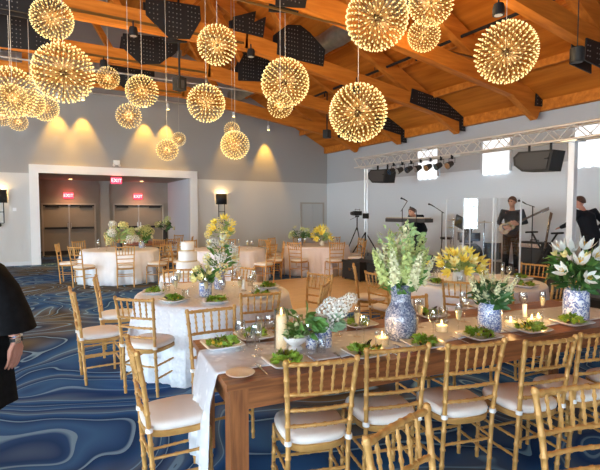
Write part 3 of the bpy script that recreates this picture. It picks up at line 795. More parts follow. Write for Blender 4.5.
around(T6, 1.40, (2, 46, 90, 135, 180, 225, 270, 315), 'lilac covered table', 'chairs round the lilac covered table', True)
around(T7, 1.40, (22, 67, 112, 157, 202, 247, 292, 337), 'blush covered table', 'chairs round the blush covered table', True)
around(T8, 1.25, (30, 80, 135, 200, 270, 325), 'bare table behind the cake', 'chairs round the bare table', True)
G2 = 'chairs round the lace covered table'
def at_table(t, x, y, label, group, jitter=0, far=False):
    face = math.degrees(math.atan2(t[1]-y, t[0]-x)) - 90 + jitter; chair(x, y, face, label, group, far)
L2 = 'the lace covered table'
at_table(T2, .30, 5.03, 'gold bamboo chair at the left side of %s, seen edge on' % L2, G2, 0)
at_table(T2, .60, 5.86, 'gold bamboo chair at the far left side of %s' % L2, G2, 24)
at_table(T2, .75, 4.28, 'gold bamboo chair at the near left of %s' % L2, G2, 6)
at_table(T2, 1.66, 6.14, 'gold bamboo chair directly before the cake at %s' % L2, G2, -18)
at_table(T2, 2.50, 5.90, 'gold bamboo chair at the far right side of %s' % L2, G2, -22)
at_table(T2, 3.06, 4.80, 'gold bamboo chair pulled out to the right of %s on the parquet' % L2, G2, 30)
at_table(T2, 1.85, 3.95, 'gold bamboo chair at the near side of %s, back turned' % L2, G2, -10)
at_table(T2, 2.72, 4.15, 'gold bamboo chair at %s, behind the white lilac blossom' % L2, G2, 0)
G3 = 'chairs round the cream covered table'
L3 = 'the table before the stage'
at_table(T3, 4.08, 3.50, 'gold bamboo chair at the near side of %s, back turned' % L3, G3, 0)
at_table(T3, 4.97, 2.85, 'gold bamboo chair at the near right side of %s' % L3, G3, 0)
at_table(T3, 3.70, 4.50, 'gold bamboo chair at the left side of %s' % L3, G3, 18)
at_table(T3, 3.97, 5.32, 'gold bamboo chair seen edge on left of %s' % L3, G3, 12)
at_table(T3, 5.0, 5.48, 'gold bamboo chair at the far side of %s' % L3, G3, 0)
at_table(T3, 6.15, 4.95, 'gold bamboo chair at the far right side of %s' % L3, G3, 5)
at_table(T3, 6.38, 4.12, 'gold bamboo chair at the right side of %s' % L3, G3, 10)
at_table(T3, 6.15, 3.25, 'gold bamboo chair half behind the lilies at %s' % L3, G3, 0)

# the long wooden table
TA = R(-6); UX, UY = math.cos(TA), math.sin(TA); C0 = (.87, 2.29); TL, TW = 3.75, .95
def tp(u, v, z=0.0): return (C0[0]+u*UX-v*UY, C0[1]+u*UY+v*UX, z)
e = empty('farm_table', tp(TL/2, TW/2), TA); tag(e, 'long brown wooden table with a thick square leg, laid for dinner', 'table')
m = MB()
for k in range(5): m.box((0, -TW/2+TW*(k+.5)/5, .7475), (TL, TW/5-.003, .035))
m.build('tabletop', WOODT, e)
m = MB(); m.box((0, -TW/2+.05, .665), (TL-.14, .03, .13)); m.box((0, TW/2-.05, .665), (TL-.14, .03, .13)); m.box((-TL/2+.05, 0, .665), (.03, TW-.14, .13)); m.box((TL/2-.05, 0, .665), (.03, TW-.14, .13)); m.build('apron', WOODT, e)
for sx in (-1, 1):
    for sy in (-1, 1): MB().box((sx*(TL/2-.075), sy*(TW/2-.075), .365), (.105, .105, .73)).build('leg', WOODL, e)
# lace runner, hanging over the left end
m = MB(); vs = []; fs = []; ns = 30; nv = 14
path = [(TL-.02-k*(TL-.02)/14, .768) for k in range(15)] + [(-.008, .762), (-.016, .74), (-.022, .60), (-.03, .45), (-.04, .30), (-.05, .16)]
for i, (u, z) in enumerate(path):
    for k in range(nv+1):
        f = k/nv; v_ = .18+.50*f
        wob = .018*math.sin(f*17+i*.3)*(1 if z < .7 else .0) + (.03*math.sin(f*6) if z < .5 else 0)
        x, y, _ = tp(u - abs(wob)*1.2 - (.01 if z < .7 else 0), v_ + (.02*math.sin(u*7) if z > .7 else 0)); vs.append((x, y, z + (.0 if z < .7 else .002*math.sin(u*31+f*23))))
for i in range(len(path)-1):
    for k in range(nv): a = i*(nv+1)+k; fs.append((a, a+1, a+nv+2, a+nv+1))
m.add(vs, fs); o = m.build('table_runner', LACEG, None, True); s_ = o.modifiers.new('s', 'SOLIDIFY'); s_.thickness = .003; s_.offset = 1
tag(o, 'white lace runner along the wooden table, hanging over its left end', 'table runner')
TZ = .774
# ------------------------------------------------------------------ flowers
def petal(m, base, direc, side, L, W, curl=.25, mi=0, n=4):
    d = Vector(direc).normalized(); sd = Vector(side); sd = (sd - d*sd.dot(d)).normalized(); up = sd.cross(d)
    vs = []; fs = []
    for i in range(n+1):
        f = i/n; w = W*math.sin(PI*min(1, .12+f*.88))**.8*.5 if f < 1 else W*.04
        c_ = Vector(base) + d*(L*f) - up*(curl*L*f*f)
        vs += [c_ - sd*w + up*w*.25, c_ - up*w*.05, c_ + sd*w + up*w*.25]
    for i in range(n):
        for k in range(2): a = i*3+k; fs.append((a, a+1, a+4, a+3))
    m.add(vs, fs, mi)
def perp(d):
    d = Vector(d).normalized(); x = d.orthogonal().normalized(); return d, x, d.cross(x)
def lily(pm, size=.09):
    m = MB(); d = Vector((0, 0, 1))
    for k in range(6):
        t = 2*PI*k/6 + (.1 if k % 2 else 0); o = Vector((math.cos(t), math.sin(t), .55 if k % 2 else .7)); petal(m, (0, 0, 0), o, Vector((-math.sin(t), math.cos(t), 0)), size, size*.42, .42)
    for k in range(5):
        t = 2*PI*k/5; m.tube([(0, 0, 0), (.014*math.cos(t), .014*math.sin(t), size*.5)], .0022, 4, 1); m.ball((.015*math.cos(t), .015*math.sin(t), size*.52), .005, 5, 4, 1)
    return m, [pm, STAMEN]
def rose(pm, size=.05):
    m = MB()
    for ring, (nn, tilt, r_) in enumerate(((3, 2.4, .35), (5, 1.2, .7), (7, .55, 1))):
        for k in range(nn):
            t = 2*PI*k/nn + ring*.5; o = Vector((math.cos(t), math.sin(t), tilt)); petal(m, (math.cos(t)*size*.12, math.sin(t)*size*.12, 0), o, Vector((-math.sin(t), math.cos(t), 0)), size*(.75+.25*r_), size*.75, .12 if ring < 2 else .35, n=3)
    return m, [pm]
def floret_ball(pm, size=.07, n=46, squash=.8):
    m = MB(); r = random.Random(5)
    for d in fib(n, 1):
        if d.z < -.45: continue
        p = Vector((d.x, d.y, d.z*squash))*size*r.uniform(.85, 1.05); dd, x, y = perp(d)
        for k in range(4):
            t = PI/2*k + r.random(); o = x*math.cos(t)+y*math.sin(t)+dd*.35; petal(m, p, o, y*math.cos(t)-x*math.sin(t), size*.26, size*.24, .1, n=2)
    return m, [pm]
def spike(pm, L=.36, n=44, r0=.034, seed=1):
    m = MB(); r = random.Random(seed); m.tube([(0, 0, -.12), (.004, 0, L*.5), (0, .004, L)], [.004, .0035, .0015], 5, 1)
    for i in range(n):
        f = i/n; z = L*f; a = i*2.4; rr = r0*(1-.72*f); c_ = Vector((rr*.5*math.cos(a), rr*.5*math.sin(a), z)); d = Vector((math.cos(a), math.sin(a), .45)); dd, x, y = perp(d)
        if f > .9: m.ball(c_, .006, 5, 4, 0); continue
        for k in range(4):
            t = PI/2*k+a; o = x*math.cos(t)+y*math.sin(t)+dd*.5; petal(m, c_, o, y*math.cos(t)-x*math.sin(t), rr*.85, rr*.75, .2, 0, 2)
    return m, [pm, STEM]
def tulip(pm, size=.06):
    m = MB()
    for k in range(6):
        t = 2*PI*k/6; petal(m, (.006*math.cos(t), .006*math.sin(t), 0), Vector((math.cos(t)*.42, math.sin(t)*.42, 1)), Vector((-math.sin(t), math.cos(t), 0)), size, size*.55, -.22 if k % 2 else -.14)
    return m, [pm]
def leafcloud(m, n, rx, rz, c, L=(.05, .1), W=.4, seed=1, up=.4, mi=0):
    r = random.Random(seed)
    for i in range(n):
        t = r.random()*2*PI; q = math.sqrt(r.random()); z = r.uniform(-1, 1)
        p = Vector((c[0]+rx*q*math.cos(t)*.75, c[1]+rx*q*math.sin(t)*.75, c[2]+rz*z*math.sqrt(max(0, 1-q*q*.8))))
        d = Vector((math.cos(t+r.uniform(-.7, .7)), math.sin(t+r.uniform(-.7, .7)), up+r.uniform(-.6, .6))); dd, x, y = perp(d); l_ = r.uniform(*L)
        petal(m, p, d, x*math.cos(r.random()*.8)+y*.4, l_, l_*W, r.uniform(.05, .5), mi, 3)
BL = {}
def bloom(parent, kind, key, pos, direc, scale=1.0, spin=None):
    if key not in BL:
        fn, args = kind; mb, ms = fn(*args); o = mb.build({'lily': 'lily_bloom', 'rose': 'round_bloom', 'floret_ball': 'blossom_head', 'spike': 'flower_spike', 'tulip': 'tulip_bloom'}[fn.__name__], ms, parent, True); BL[key] = o
    else: o = BL[key].copy(); col.objects.link(o); o.parent = parent
    o.location = pos; q = Vector(direc).to_track_quat('Z', 'Y'); o.rotation_mode = 'QUATERNION'
    o.rotation_quaternion = q @ Matrix.Rotation(spin if spin is not None else random.random()*6, 4, 'Z').to_quaternion(); o.scale = (scale,)*3
    return o
def dome(n, rx, rz, seed, lo=.0, jit=.15):
    r = random.Random(seed); out = []
    for d in fib(2*n, 1):
        if d.z < lo: continue
        d2 = Vector((d.x+r.uniform(-jit, jit), d.y+r.uniform(-jit, jit), max(.05, d.z+r.uniform(-jit, jit)))); k = r.uniform(.82, 1.08); out.append((Vector((d2.x*rx*k, d2.y*rx*k, d2.z*rz*k)), d2))
    return out
def stems(e, tops, base=(0, 0, 0), nm='stems'):
    m = MB()
    for p in tops: m.tube([(base[0]+p[0]*.06, base[1]+p[1]*.06, base[2]), (p[0]*.5, p[1]*.5, base[2]+(p[2]-base[2])*.6), tuple(p)], .003, 4)
    return m.build(nm, STEM, e)
def vase(x, y, z, prof, material, label, cat='vase', name='vase', group=None, neck=None):
    pr = list(prof); r1, h1 = pr[-1]; m = MB().lathe(pr + [(r1-.006, h1), (r1-.012, h1-.03), (pr[-2][0]-.014, h1-.08 if h1 > .12 else h1*.4)], n=24)
    o = m.build(name, material, None, True, (x, y, z)); tag(o, label, cat, group); return o, h1
CYL = [(.045, 0), (.055, .004), (.058, .02), (.058, .16), (.055, .175)]
# -- tall vase and white and green arrangement on the wooden table
x, y = 2.28, 2.49
o, h1 = vase(x, y, TZ, [(.088, 0), (.100, .01), (.114, .07), (.117, .14), (.108, .20), (.084, .245), (.072, .27), (.070, .31), (.074, .37), (.080, .40)], DELFTG, 'tall grey blue and white patterned vase with a wide belly on the wooden table')
e = empty('bouquet', (x, y, TZ+h1-.03)); tag(e, 'tall white and pale green delphinium bouquet in the grey blue vase', 'flowers')
tops = []
for i in range(19):
    a = i*2.4; q = math.sqrt((i+.4)/19); p = Vector((.20*q*math.cos(a), .20*q*math.sin(a), .06+.10*(1-q)))
    d = Vector((.50*q*math.cos(a), .50*q*math.sin(a), 1)); 
    sc = .95*(1-.32*q)*random.uniform(.95, 1.22); b_ = bloom(e, (spike, (PETG if i % 3 else PETC, .36, 38, .060, i)), ('sp', i % 3 == 0), p*.7, d, sc); tops.append(p*.7)
stems(e, tops, (0, 0, -.12)); m = MB(); leafcloud(m, 80, .15, .08, (0, 0, .05), (.06, .11), .42, 3, .5); m.build('foliage', LEAF, e); m = MB(); leafcloud(m, 150, .23, .22, (0, 0, .26), (.03, .055), .7, 4, .6); m.build('pale_foliage', LEAFP, e)
# -- blue vase and low white blossoms left on the wooden table
x, y = 1.66, 2.60
o, h1 = vase(x+.035, y+.0, TZ, [(.04, 0), (.048, .004), (.05, .02), (.05, .13), (.048, .15)], delft('blue_white_tumbler_china', .45, .50, 22), 'short grey blue patterned vase, right one of the pair left of the tall vase')
e2, _ = vase(x-.055, y+.02, TZ, [(.038, 0), (.042, .004), (.043, .02), (.043, .125), (.041, .14)], DELFT, 'short cobalt blue and white vase, left one of the pair left of the tall vase')
e = empty('bouquet', (x+.035, y, TZ+h1-.02)); tag(e, 'white lilac blossoms leaning right in the short grey blue vase', 'flowers')
for i, (px, py, pz, dx, dz, s_) in enumerate(((-.04, -.02, .055, -.2, 1, .85), (.03, -.03, .08, .2, 1, .95), (.08, -.05, .12, .4, 1, 1), (.12, -.06, .16, .6, 1, .9), (.02, .04, .10, 0, 1, .9), (.155, -.09, .20, .8, 1, .7), (.07, .03, .15, .3, 1, .85), (-.01, -.05, .03, 0, .7, .7))):
    bloom(e, (floret_ball, (PETW, .062, 52, .9)), 'hyd', (px, py, pz), (dx, -.1, dz), s_)
stems(e, [(-.04, -.02, .04), (.03, 0, .06), (.08, -.05, .1), (.11, -.06, .14)], (0, 0, -.1)); m = MB(); leafcloud(m, 46, .09, .05, (.03, 0, .03), (.05, .09), .5, 5, .2); m.build('foliage', VGREEN, e)
e = empty('bouquet', (x-.06, y+.03, TZ+.12)); tag(e, 'leafy green sprig with cream buds in the cobalt blue vase', 'flowers')
for i, (p, d) in enumerate(dome(7, .10, .09, 4)): bloom(e, (rose, (PETC, .028)), 'budc', p+Vector((-.03, 0, .01)), d, random.uniform(.7, 1))
m = MB(); leafcloud(m, 90, .15, .08, (-.045, 0, .045), (.05, .10), .45, 7, .3); m.build('foliage', LEAF, e)
# white footed bowl with greens
bx, by = 1.50, 2.66
o = MB().lathe([(.05, 0), (.045, .012), (.03, .025), (.06, .045), (.085, .075), (.09, .092), (.084, .092), (.05, .05)], n=22).build('bowl', DELFT2 if False else CHINA, None, True, (bx, by, TZ)); tag(o, 'white footed china bowl beside the glass candle cylinder', 'bowl')
e = empty('bouquet', (bx, by, TZ+.07)); tag(e, 'low green and cream posy in the white footed bowl', 'flowers')
for i, (p, d) in enumerate(dome(9, .07, .06, 9)): bloom(e, (rose, (PETC, .028)), 'budc', p+Vector((0, 0, .015)), d, random.uniform(.7, 1))
m = MB(); leafcloud(m, 70, .09, .05, (0, 0, .035), (.04, .07), .5, 8, .4); m.build('foliage', LEAFP, e)
# -- blue vase with white stock, right of the tall vase
x, y = 3.01, 2.30
o, h1 = vase(x, y, TZ, [(.068, 0), (.080, .006), (.087, .04), (.088, .12), (.085, .19), (.075, .215), (.070, .225)], DELFT2, 'blue and white jar with white stock flowers in the middle of the wooden table')
e = empty('bouquet', (x, y, TZ+h1-.02)); tag(e, 'white and pale green stock flowers with dark leaves in the blue and white jar', 'flowers')
for i in range(11):
    a = i*2.4; q = math.sqrt((i+.3)/11); bloom(e, (spike, (PETC, .36, 32, .062, 3)), 'spc', (.09*q*math.cos(a), .09*q*math.sin(a), .05), (.6*q*math.cos(a), .6*q*math.sin(a), 1), random.uniform(.46, .66))
m = MB(); leafcloud(m, 170, .14, .10, (0, 0, .07), (.05, .09), .5, 12, .3); m.build('foliage', LEAFD, e)
# -- big lily bouquet at the right
x, y = 3.93, 2.16
o, h1 = vase(x, y, TZ, [(.085, 0), (.097, .006), (.10, .04), (.10, .20), (.095, .255), (.088, .27)], DELFT, 'white jar painted with big blue motifs under the lily bouquet at right')
e = empty('bouquet', (x, y, TZ+h1-.02)); tag(e, 'big bouquet of white lilies with dark green leaves at the right edge', 'flowers')
L_ = [(-.15, -.10, .26, -.6, -.5, .7), (-.05, -.16, .30, -.2, -.7, .6), (.04, -.17, .16, .2, -1, .35), (-.13, -.15, .14, -.6, -.9, .3), (.0, -.05, .36, 0, -.3, 1), (.12, -.12, .30, .5, -.6, .7), (.16, -.05, .20, .9, -.4, .4), (-.19, .0, .18, -1, -.1, .4), (-.05, .1, .34, -.2, .4, 1), (.1, .1, .32, .5, .4, .9), (.13, -.16, .22, .5, -.9, .4)]
for i, (px, py, pz, dx, dy, dz) in enumerate(L_): bloom(e, (lily, (PETW, .10)), 'lilw', (px, py, pz), (dx, dy, dz), random.uniform(.95, 1.15))
for i in range(6):
    a = i*1.05; p = (.16*math.cos(a)-.03, .14*math.sin(a), .30); bloom(e, (tulip, (PETY2, .06)), 'budy', p, (math.cos(a)*.5, math.sin(a)*.5, 1), .8)
stems(e, [(p[0]*.9, p[1]*.9, p[2]-.02) for p in L_], (0, 0, -.1)); m = MB(); leafcloud(m, 230, .22, .13, (0, 0, .13), (.07, .13), .42, 15, .2); m.build('foliage', LEAFD, e); m = MB(); leafcloud(m, 60, .22, .12, (0, 0, .20), (.07, .12), .4, 16, .8); m.build('bright_foliage', LEAF, e)
# -- lace table: tulips, tall white and yellow arrangement
x, y = 1.61, 4.87; z2 = .768
o, h1 = vase(x, y, z2, [(.055, 0), (.065, .006), (.07, .03), (.07, .13), (.066, .15)], DELFT, 'blue and white jar of tulips on the lace covered table')
e = empty('bouquet', (x, y, z2+h1-.02)); tag(e, 'pale yellow tulips with green leaves in the blue and white jar', 'flowers')
for i, (p, d) in enumerate(dome(15, .14, .14, 21)): bloom(e, (tulip, (PETY2, .06)), 'budy', p+Vector((0, 0, .03)), d, random.uniform(.85, 1.1))
m = MB(); leafcloud(m, 60, .09, .07, (0, 0, .06), (.09, .15), .25, 22, 1.1); m.build('foliage', LEAF, e)
x, y = 1.90, 5.22
o, h1 = vase(x, y, z2, [(.05, 0), (.06, .006), (.065, .05), (.06, .16), (.062, .20), (.066, .22)], DELFT2, 'taller blue and white vase behind the tulip jar on the lace table')
e = empty('bouquet', (x, y, z2+h1-.03)); tag(e, 'tall loose white and cream bouquet in the taller vase on the lace table', 'flowers')
for i, (p, d) in enumerate(dome(16, .19, .36, 31)): bloom(e, (floret_ball, (PETW if i % 3 else PETY2, .062, 40, .9)) , 'hyd' if i % 3 else 'hydy', p+Vector((.02, 0, .05)), d, random.uniform(.75, 1.15)) if i % 2 else bloom(e, (lily, (PETC, .09)), 'lilc', p+Vector((.02, 0, .06)), d, random.uniform(.8, 1.1))
m = MB(); leafcloud(m, 90, .17, .17, (.02, 0, .17), (.06, .12), .35, 33, .7); m.build('foliage', LEAF, e); stems(e, [(.05, 0, .2), (-.05, .03, .25), (0, -.05, .22)], (0, 0, -.12))
# -- yellow lilies before the stage
x, y = 4.77, 4.12
o, h1 = vase(x, y, z2, [(.06, 0), (.075, .006), (.085, .05), (.08, .13), (.07, .15)], CHINA, 'white vase of yellow lilies on the round table in front of the stage')
e = empty('bouquet', (x, y, z2+h1-.02)); tag(e, 'wide bouquet of bright yellow lilies on the table in front of the stage', 'flowers')
for i, (p, d) in enumerate(dome(26, .30, .24, 41, -.05)): bloom(e, (lily, (PETY, .09)), 'lily', p+Vector((0, 0, .03)), d, random.uniform(1, 1.3)) if i % 3 else bloom(e, (lily, (PETY2, .09)), 'lilp', p+Vector((0, 0, .04)), d, 1.2)
m = MB(); leafcloud(m, 110, .2, .1, (0, 0, .10), (.06, .11), .4, 43, .4); m.build('foliage', LEAFP, e)
# -- far tables
def far_bouquet(x, y, kind, label, vlabel, vm, rx, rz, n, fol, seed, h=.17, key=None, z0=z2):
    o, h1 = vase(x, y, z0, [(.055, 0), (.065, .006), (.07, h*.3), (.06, h)], vm, vlabel)
    e = empty('bouquet', (x, y, z0+h-.02)); tag(e, label, 'flowers')
    for i, (p, d) in enumerate(dome(n, rx, rz, seed)): 
        k = kind[i % len(kind)]; bloom(e, k[0], k[1], p+Vector((0, 0, .05)), d, k[2]*random.uniform(.9, 1.15))
    m = MB(); leafcloud(m, 70, rx*.85, rz*.45, (0, 0, rz*.4), (.08, .14), .45, seed+1, .4); m.build('foliage', fol, e)
FB = ((floret_ball, (PETY2, .062, 40, .9)), 'hydy', 1.5); FW = ((floret_ball, (PETW, .062, 52, .9)), 'hyd', 1.4); LY = ((lily, (PETY, .09)), 'lily', 1.6); RC = ((rose, (PETC, .028)), 'budc', 2.6); FG = ((floret_ball, (PETG, .062, 40, .9)), 'hydg', 1.4)
far_bouquet(1.74, 11.6, (FB, FW, FG), 'wide pale yellow and white bouquet on the table before the alcove doors', 'small dark vase of the pale yellow bouquet before the alcove', DKGREY, .36, .44, 15, LEAFP, 51)
far_bouquet(2.34, 12.1, (FG, RC), 'round leafy green bouquet at the right of the table before the alcove doors', 'dark blue vase under the leafy green bouquet before the alcove', DELFT2, .26, .28, 8, LEAF, 53)
far_bouquet(4.05, 10.9, (LY, FB), 'tall bright yellow bouquet on the lilac covered table behind the cake', 'blue and white vase of the tall yellow bouquet behind the cake', DELFT2, .32, .50, 18, LEAFP, 55, .26)
far_bouquet(6.22, 10.75, (FG, RC), 'dark leafy bouquet on the left of the blush covered table', 'grey blue vase of the dark leafy bouquet on the blush covered table', DELFTG, .32, .26, 7, LEAFD, 57, .20)
far_bouquet(6.75, 10.5, (LY, LY, FB), 'bright yellow bouquet on the right of the blush covered table', 'small pale vase of the yellow bouquet on the blush covered table', CREAM, .26, .32, 14, LEAFP, 59, .12)
far_bouquet(2.85, 14.1, (FG, FB), 'small pale green bouquet on the bare table far behind the cake', 'dark vase on the bare table far behind the cake', BLACK, .18, .16, 7, LEAF, 61, .28, z0=.757)
far_bouquet(3.5, 14.4, (FG, RC), 'little leafy bouquet seen just above the top of the cake', 'dark narrow vase seen above the cake', BLACK, .22, .32, 6, LEAFD, 63, .36, z0=.757)

# ------------------------------------------------------------------ cake
e = empty('wedding_cake', (1.98, 6.8, .752)); tag(e, 'three tier white wedding cake with thin gold ribbons', 'cake')
MB().lathe([(.22, 0), (.23, .008), (.22, .014)], n=36).build('cake_board', CHINA, e, True)
z = .014
for r_, h in ((.172, .18), (.137, .155), (.10, .14)):
    t_ = MB().lathe([(r_-.004, z), (r_, z+.006), (r_, z+h-.012), (r_-.012, z+h), (.01, z+h+.001)], n=36).build('cake_tier', ICING, e, True)
    MB().lathe([(r_+.003, z+.002), (r_+.003, z+.022)], n=36, cap=False).build('ribbon', RIBBON, t_); z += h

# ------------------------------------------------------------------ dinnerware
LM = []      # landmarks used to word labels
def plate_mesh(s):
    m = MB(); loft(m, [[(x_, y_, 0) for x_, y_, _ in sq(s*.55, s*.55, s*.55, 0, 5)], sq(s*.6, s*.6, s*.6, .006, 5), sq(s*.92, s*.92, s*.92, .020, 6), sq(s, s, s, .030, 7), sq(s*.985, s*.985, s*.985, .033, 7), sq(s*.70, s*.70, s*.70, .018, 5), sq(s*.60, s*.60, s*.60, .012, 4.5)]); return m
PLATE = [None]; SAL = []
def salad_mesh(seed):
    m = MB(); r = random.Random(seed)
    for i in range(95):
        t = r.random()*2*PI; q = math.sqrt(r.random()); p = Vector((.085*q*math.cos(t), .065*q*math.sin(t), .012+.045*(1-q*q)*r.random()+.008)); d = Vector((math.cos(t+r.uniform(-1, 1)), math.sin(t+r.uniform(-1, 1)), r.uniform(-.1, .9))); dd, x, y = perp(d)
        petal(m, p, d, x+y*r.uniform(-1, 1), r.uniform(.03, .055), r.uniform(.016, .03), r.uniform(.1, .7), 1 if i % 17 == 0 else 0, 3)
    for i in range(5): t = r.random()*6; m.ball((.07*math.cos(t), .055*math.sin(t), .035), .013, 7, 5, 2)
    return m
def plate(x, y, z, rz, label, slabel, grp, seed=0, s=.265):
    if PLATE[0] is None: PLATE[0] = plate_mesh(1).build('plate', CHINA, None, True); o = PLATE[0]
    else: o = PLATE[0].copy(); col.objects.link(o)
    o.location = (x, y, z); o.rotation_euler.z = rz; o.scale = (s, s, 1); tag(o, label, 'plate', grp)
    if len(SAL) < 3: q = salad_mesh(seed).build('salad', [SALAD, BEET, TOMATO]); SAL.append(q)
    else: q = SAL[seed % 3].copy(); col.objects.link(q)
    q.location = (x, y, z+.006); q.rotation_euler.z = rz + seed; q.scale = (s/.265,)*3; tag(q, slabel, 'salad', grp.replace('plates', 'salads'))
GP = 'square plates on the wooden table'
for i, (u, v, w_) in enumerate(((.15, .68, 'at the left end, beyond the bread plate'), (.42, .80, 'on the far side, left of the candle cylinder'), (.42, .17, 'right of the bread plate at the near edge'), (.95, .13, 'in front of the short blue vases'),
                                (1.42, .13, 'in front of the tall vase'), (1.92, .13, 'in front of the jar of stock flowers'), (2.42, .12, 'in front of the three votive candles'), (2.92, .13, 'at the near edge below the lilies'), (1.30, .80, 'on the far side, left of the tall vase'),
                                (2.05, .82, 'on the far side, right of the tall vase'), (2.75, .82, 'on the far side, left of the lilies'))):
    x, y, _ = tp(u, v); plate(x, y, TZ-.001, TA+random.uniform(-.08, .08), 'white square plate on the wooden table, ' + w_, 'green leaf salad on the square plate ' + w_, GP, i)
x, y, _ = tp(.11, .12)
o = MB().lathe([(.045, 0), (.05, .004), (.078, .012), (.084, .018), (.080, .020), (.05, .010), (.01, .009)], n=32).build('bread_plate', CREAM, None, True, (x, y, TZ-.006)); tag(o, 'small round cream bread plate on the bare wooden corner', 'plate')
GP2 = 'square plates on the lace covered table'
for i, (a, w_) in enumerate(((-38, 'at the near left edge'), (2, 'at the near edge'), (50, 'at the right edge'), (100, 'at the far right edge'), (-90, 'at the left edge'), (180, 'at the far edge'))):
    base = math.atan2(-T2[1], -T2[0]); th = base+R(a); x = T2[0]+.66*math.cos(th); y = T2[1]+.66*math.sin(th)
    plate(x, y, z2, th, 'white square plate %s of the lace covered table' % w_, 'green leaf salad %s of the lace covered table' % w_, GP2, i+1)
GP3 = 'square plates on the cream covered table'
for i, (a, w_) in enumerate(((-40, 'at the near left edge'), (10, 'at the near edge'), (60, 'at the right edge'), (120, 'at the far right edge'), (-100, 'at the left edge'), (180, 'at the far edge'))):
    base = math.atan2(-T3[1], -T3[0]); th = base+R(a); x = T3[0]+.68*math.cos(th); y = T3[1]+.68*math.sin(th)
    plate(x, y, z2, th, 'white square plate %s of the table in front of the stage' % w_, 'green leaf salad %s of the table in front of the stage' % w_, GP3, i+1)
# votive candles
def votive(x, y, z, label, grp, r_=.038, h=.075):
    e = empty('votive_candle', (x, y, z)); tag(e, label, 'candle', grp)
    MB().lathe([(r_*.8, 0), (r_*.9, .004), (r_, h), (r_-.003, h), (r_*.8, .010)], n=16, cap=False).build('glass_cup', GLASS, e, True)
    MB().lathe([(.002, .008), (r_*.78, .008), (r_*.86, h*.62), (.002, h*.6)], n=14, cap=False).build('wax', WAX, e, True)
    MB().lathe([(.002, h*.62), (.0065, h*.72), (.005, h*.88), (.001, h*1.05)], n=8).build('flame', FLAME, e, True)
    lt = bpy.data.lights.new('candle_glow', 'POINT'); lt.energy = .8; lt.color = (1, .55, .2); lt.shadow_soft_size = .01
    o = bpy.data.objects.new('candle_glow', lt); col.objects.link(o); o.parent = e; o.location = (0, 0, h*1.35)
GV = 'votive candles on the wooden table'
for u, v, w_ in ((1.17, .27, 'left of the foot of the tall vase'), (1.78, .37, 'left of the jar of stock flowers'), (2.36, .24, 'right of the jar of stock flowers, largest glow'), (2.62, .26, 'left of a close pair near the lilies'), (2.72, .28, 'right of a close pair near the lilies')):
    x, y, _ = tp(u, v); votive(x, y, TZ, 'glowing votive candle on the wooden table, ' + w_, GV, .052 if 'left of the foot' in w_ or 'largest' in w_ or 'of stock' in w_ else .038, .088 if 'left of the foot' in w_ or 'of stock' in w_ else .075)
# tall candle in a glass cylinder, slim white candles
x, y, _ = tp(.50, .47)
e = empty('pillar_candle', (x, y, TZ)); tag(e, 'tall ivory pillar candle in a clear glass cylinder on the wooden table', 'candle')
MB().lathe([(.048, 0), (.05, .004), (.05, .27), (.047, .27), (.047, .006)], n=22, cap=False).build('glass_cylinder', GLASS, e, True)
MB().lathe([(.034, .006), (.036, .01), (.036, .225), (.03, .23), (.004, .226)], n=18).build('wax', WAX, e, True); MB().lathe([(.002, .23), (.007, .24), (.005, .255), (.001, .272)], n=8).build('flame', FLAME, e, True)
for x, y, z, w_ in ((3.30, 2.62, TZ, 'behind the votives on the wooden table'), (3.62, 2.42, TZ, 'left of the lilies on the wooden table'), (2.62, 2.85, TZ, 'between the tall vase and the jar of stock'), (1.22, 5.25, z2, 'left of the tulips on the lace table'), (2.1, 4.95, z2, 'right of the tulips on the lace table')):
    e = empty('slim_candle', (x, y, z)); tag(e, 'white candle in a low glass holder ' + w_, 'candle', 'slim white candles')
    MB().lathe([(.036, 0), (.034, .006), (.012, .012), (.014, .04), (.012, .04)], n=14).build('glass_holder', GLASS, e, True); MB().lathe([(.018, .02), (.019, .13), (.004, .135)], n=12).build('wax', WAXW, e, True); MB().tube([(0, 0, .133), (.002, 0, .146)], .0015, 4).build('wick', BLACK, e)
# stemmed glasses, flutes, tumblers, cutlery, napkins
GL = {}
def glass(kind, x, y, z, label, grp):
    nm = {'wine': 'wine_glass', 'flute': 'champagne_flute', 'tumbler': 'water_glass'}[kind]
    if kind not in GL:
        pr = {'wine': [(.034, 0), (.034, .002), (.006, .008), (.004, .02), (.004, .085), (.012, .095), (.034, .125), (.038, .155), (.031, .20), (.0295, .20), (.036, .155), (.032, .127), (.004, .10)],
              'flute': [(.030, 0), (.030, .002), (.005, .008), (.0035, .02), (.0035, .085), (.014, .10), (.025, .15), (.026, .19), (.022, .225), (.021, .225), (.0245, .19), (.0235, .15), (.004, .10)],
              'tumbler': [(.030, 0), (.033, .004), (.038, .11), (.0365, .11), (.031, .008), (.004, .007)]}[kind]
        e = empty(nm); MB().lathe(pr, n=14, cap=False).build('glass', GLASS, e, True)
        if kind == 'flute': MB().lathe([(.004, .104), (.0132, .106), (.0225, .15), (.0235, .18), (.002, .18)], n=12, cap=False).build('champagne', WINE, e, True)
        GL[kind] = e; index_children()
    else: e = copy_tree(GL[kind])
    e.location = (x, y, z); e.rotation_euler = (0, 0, 0); tag(e, label, 'glass', grp); return e
r9 = random.Random(4)
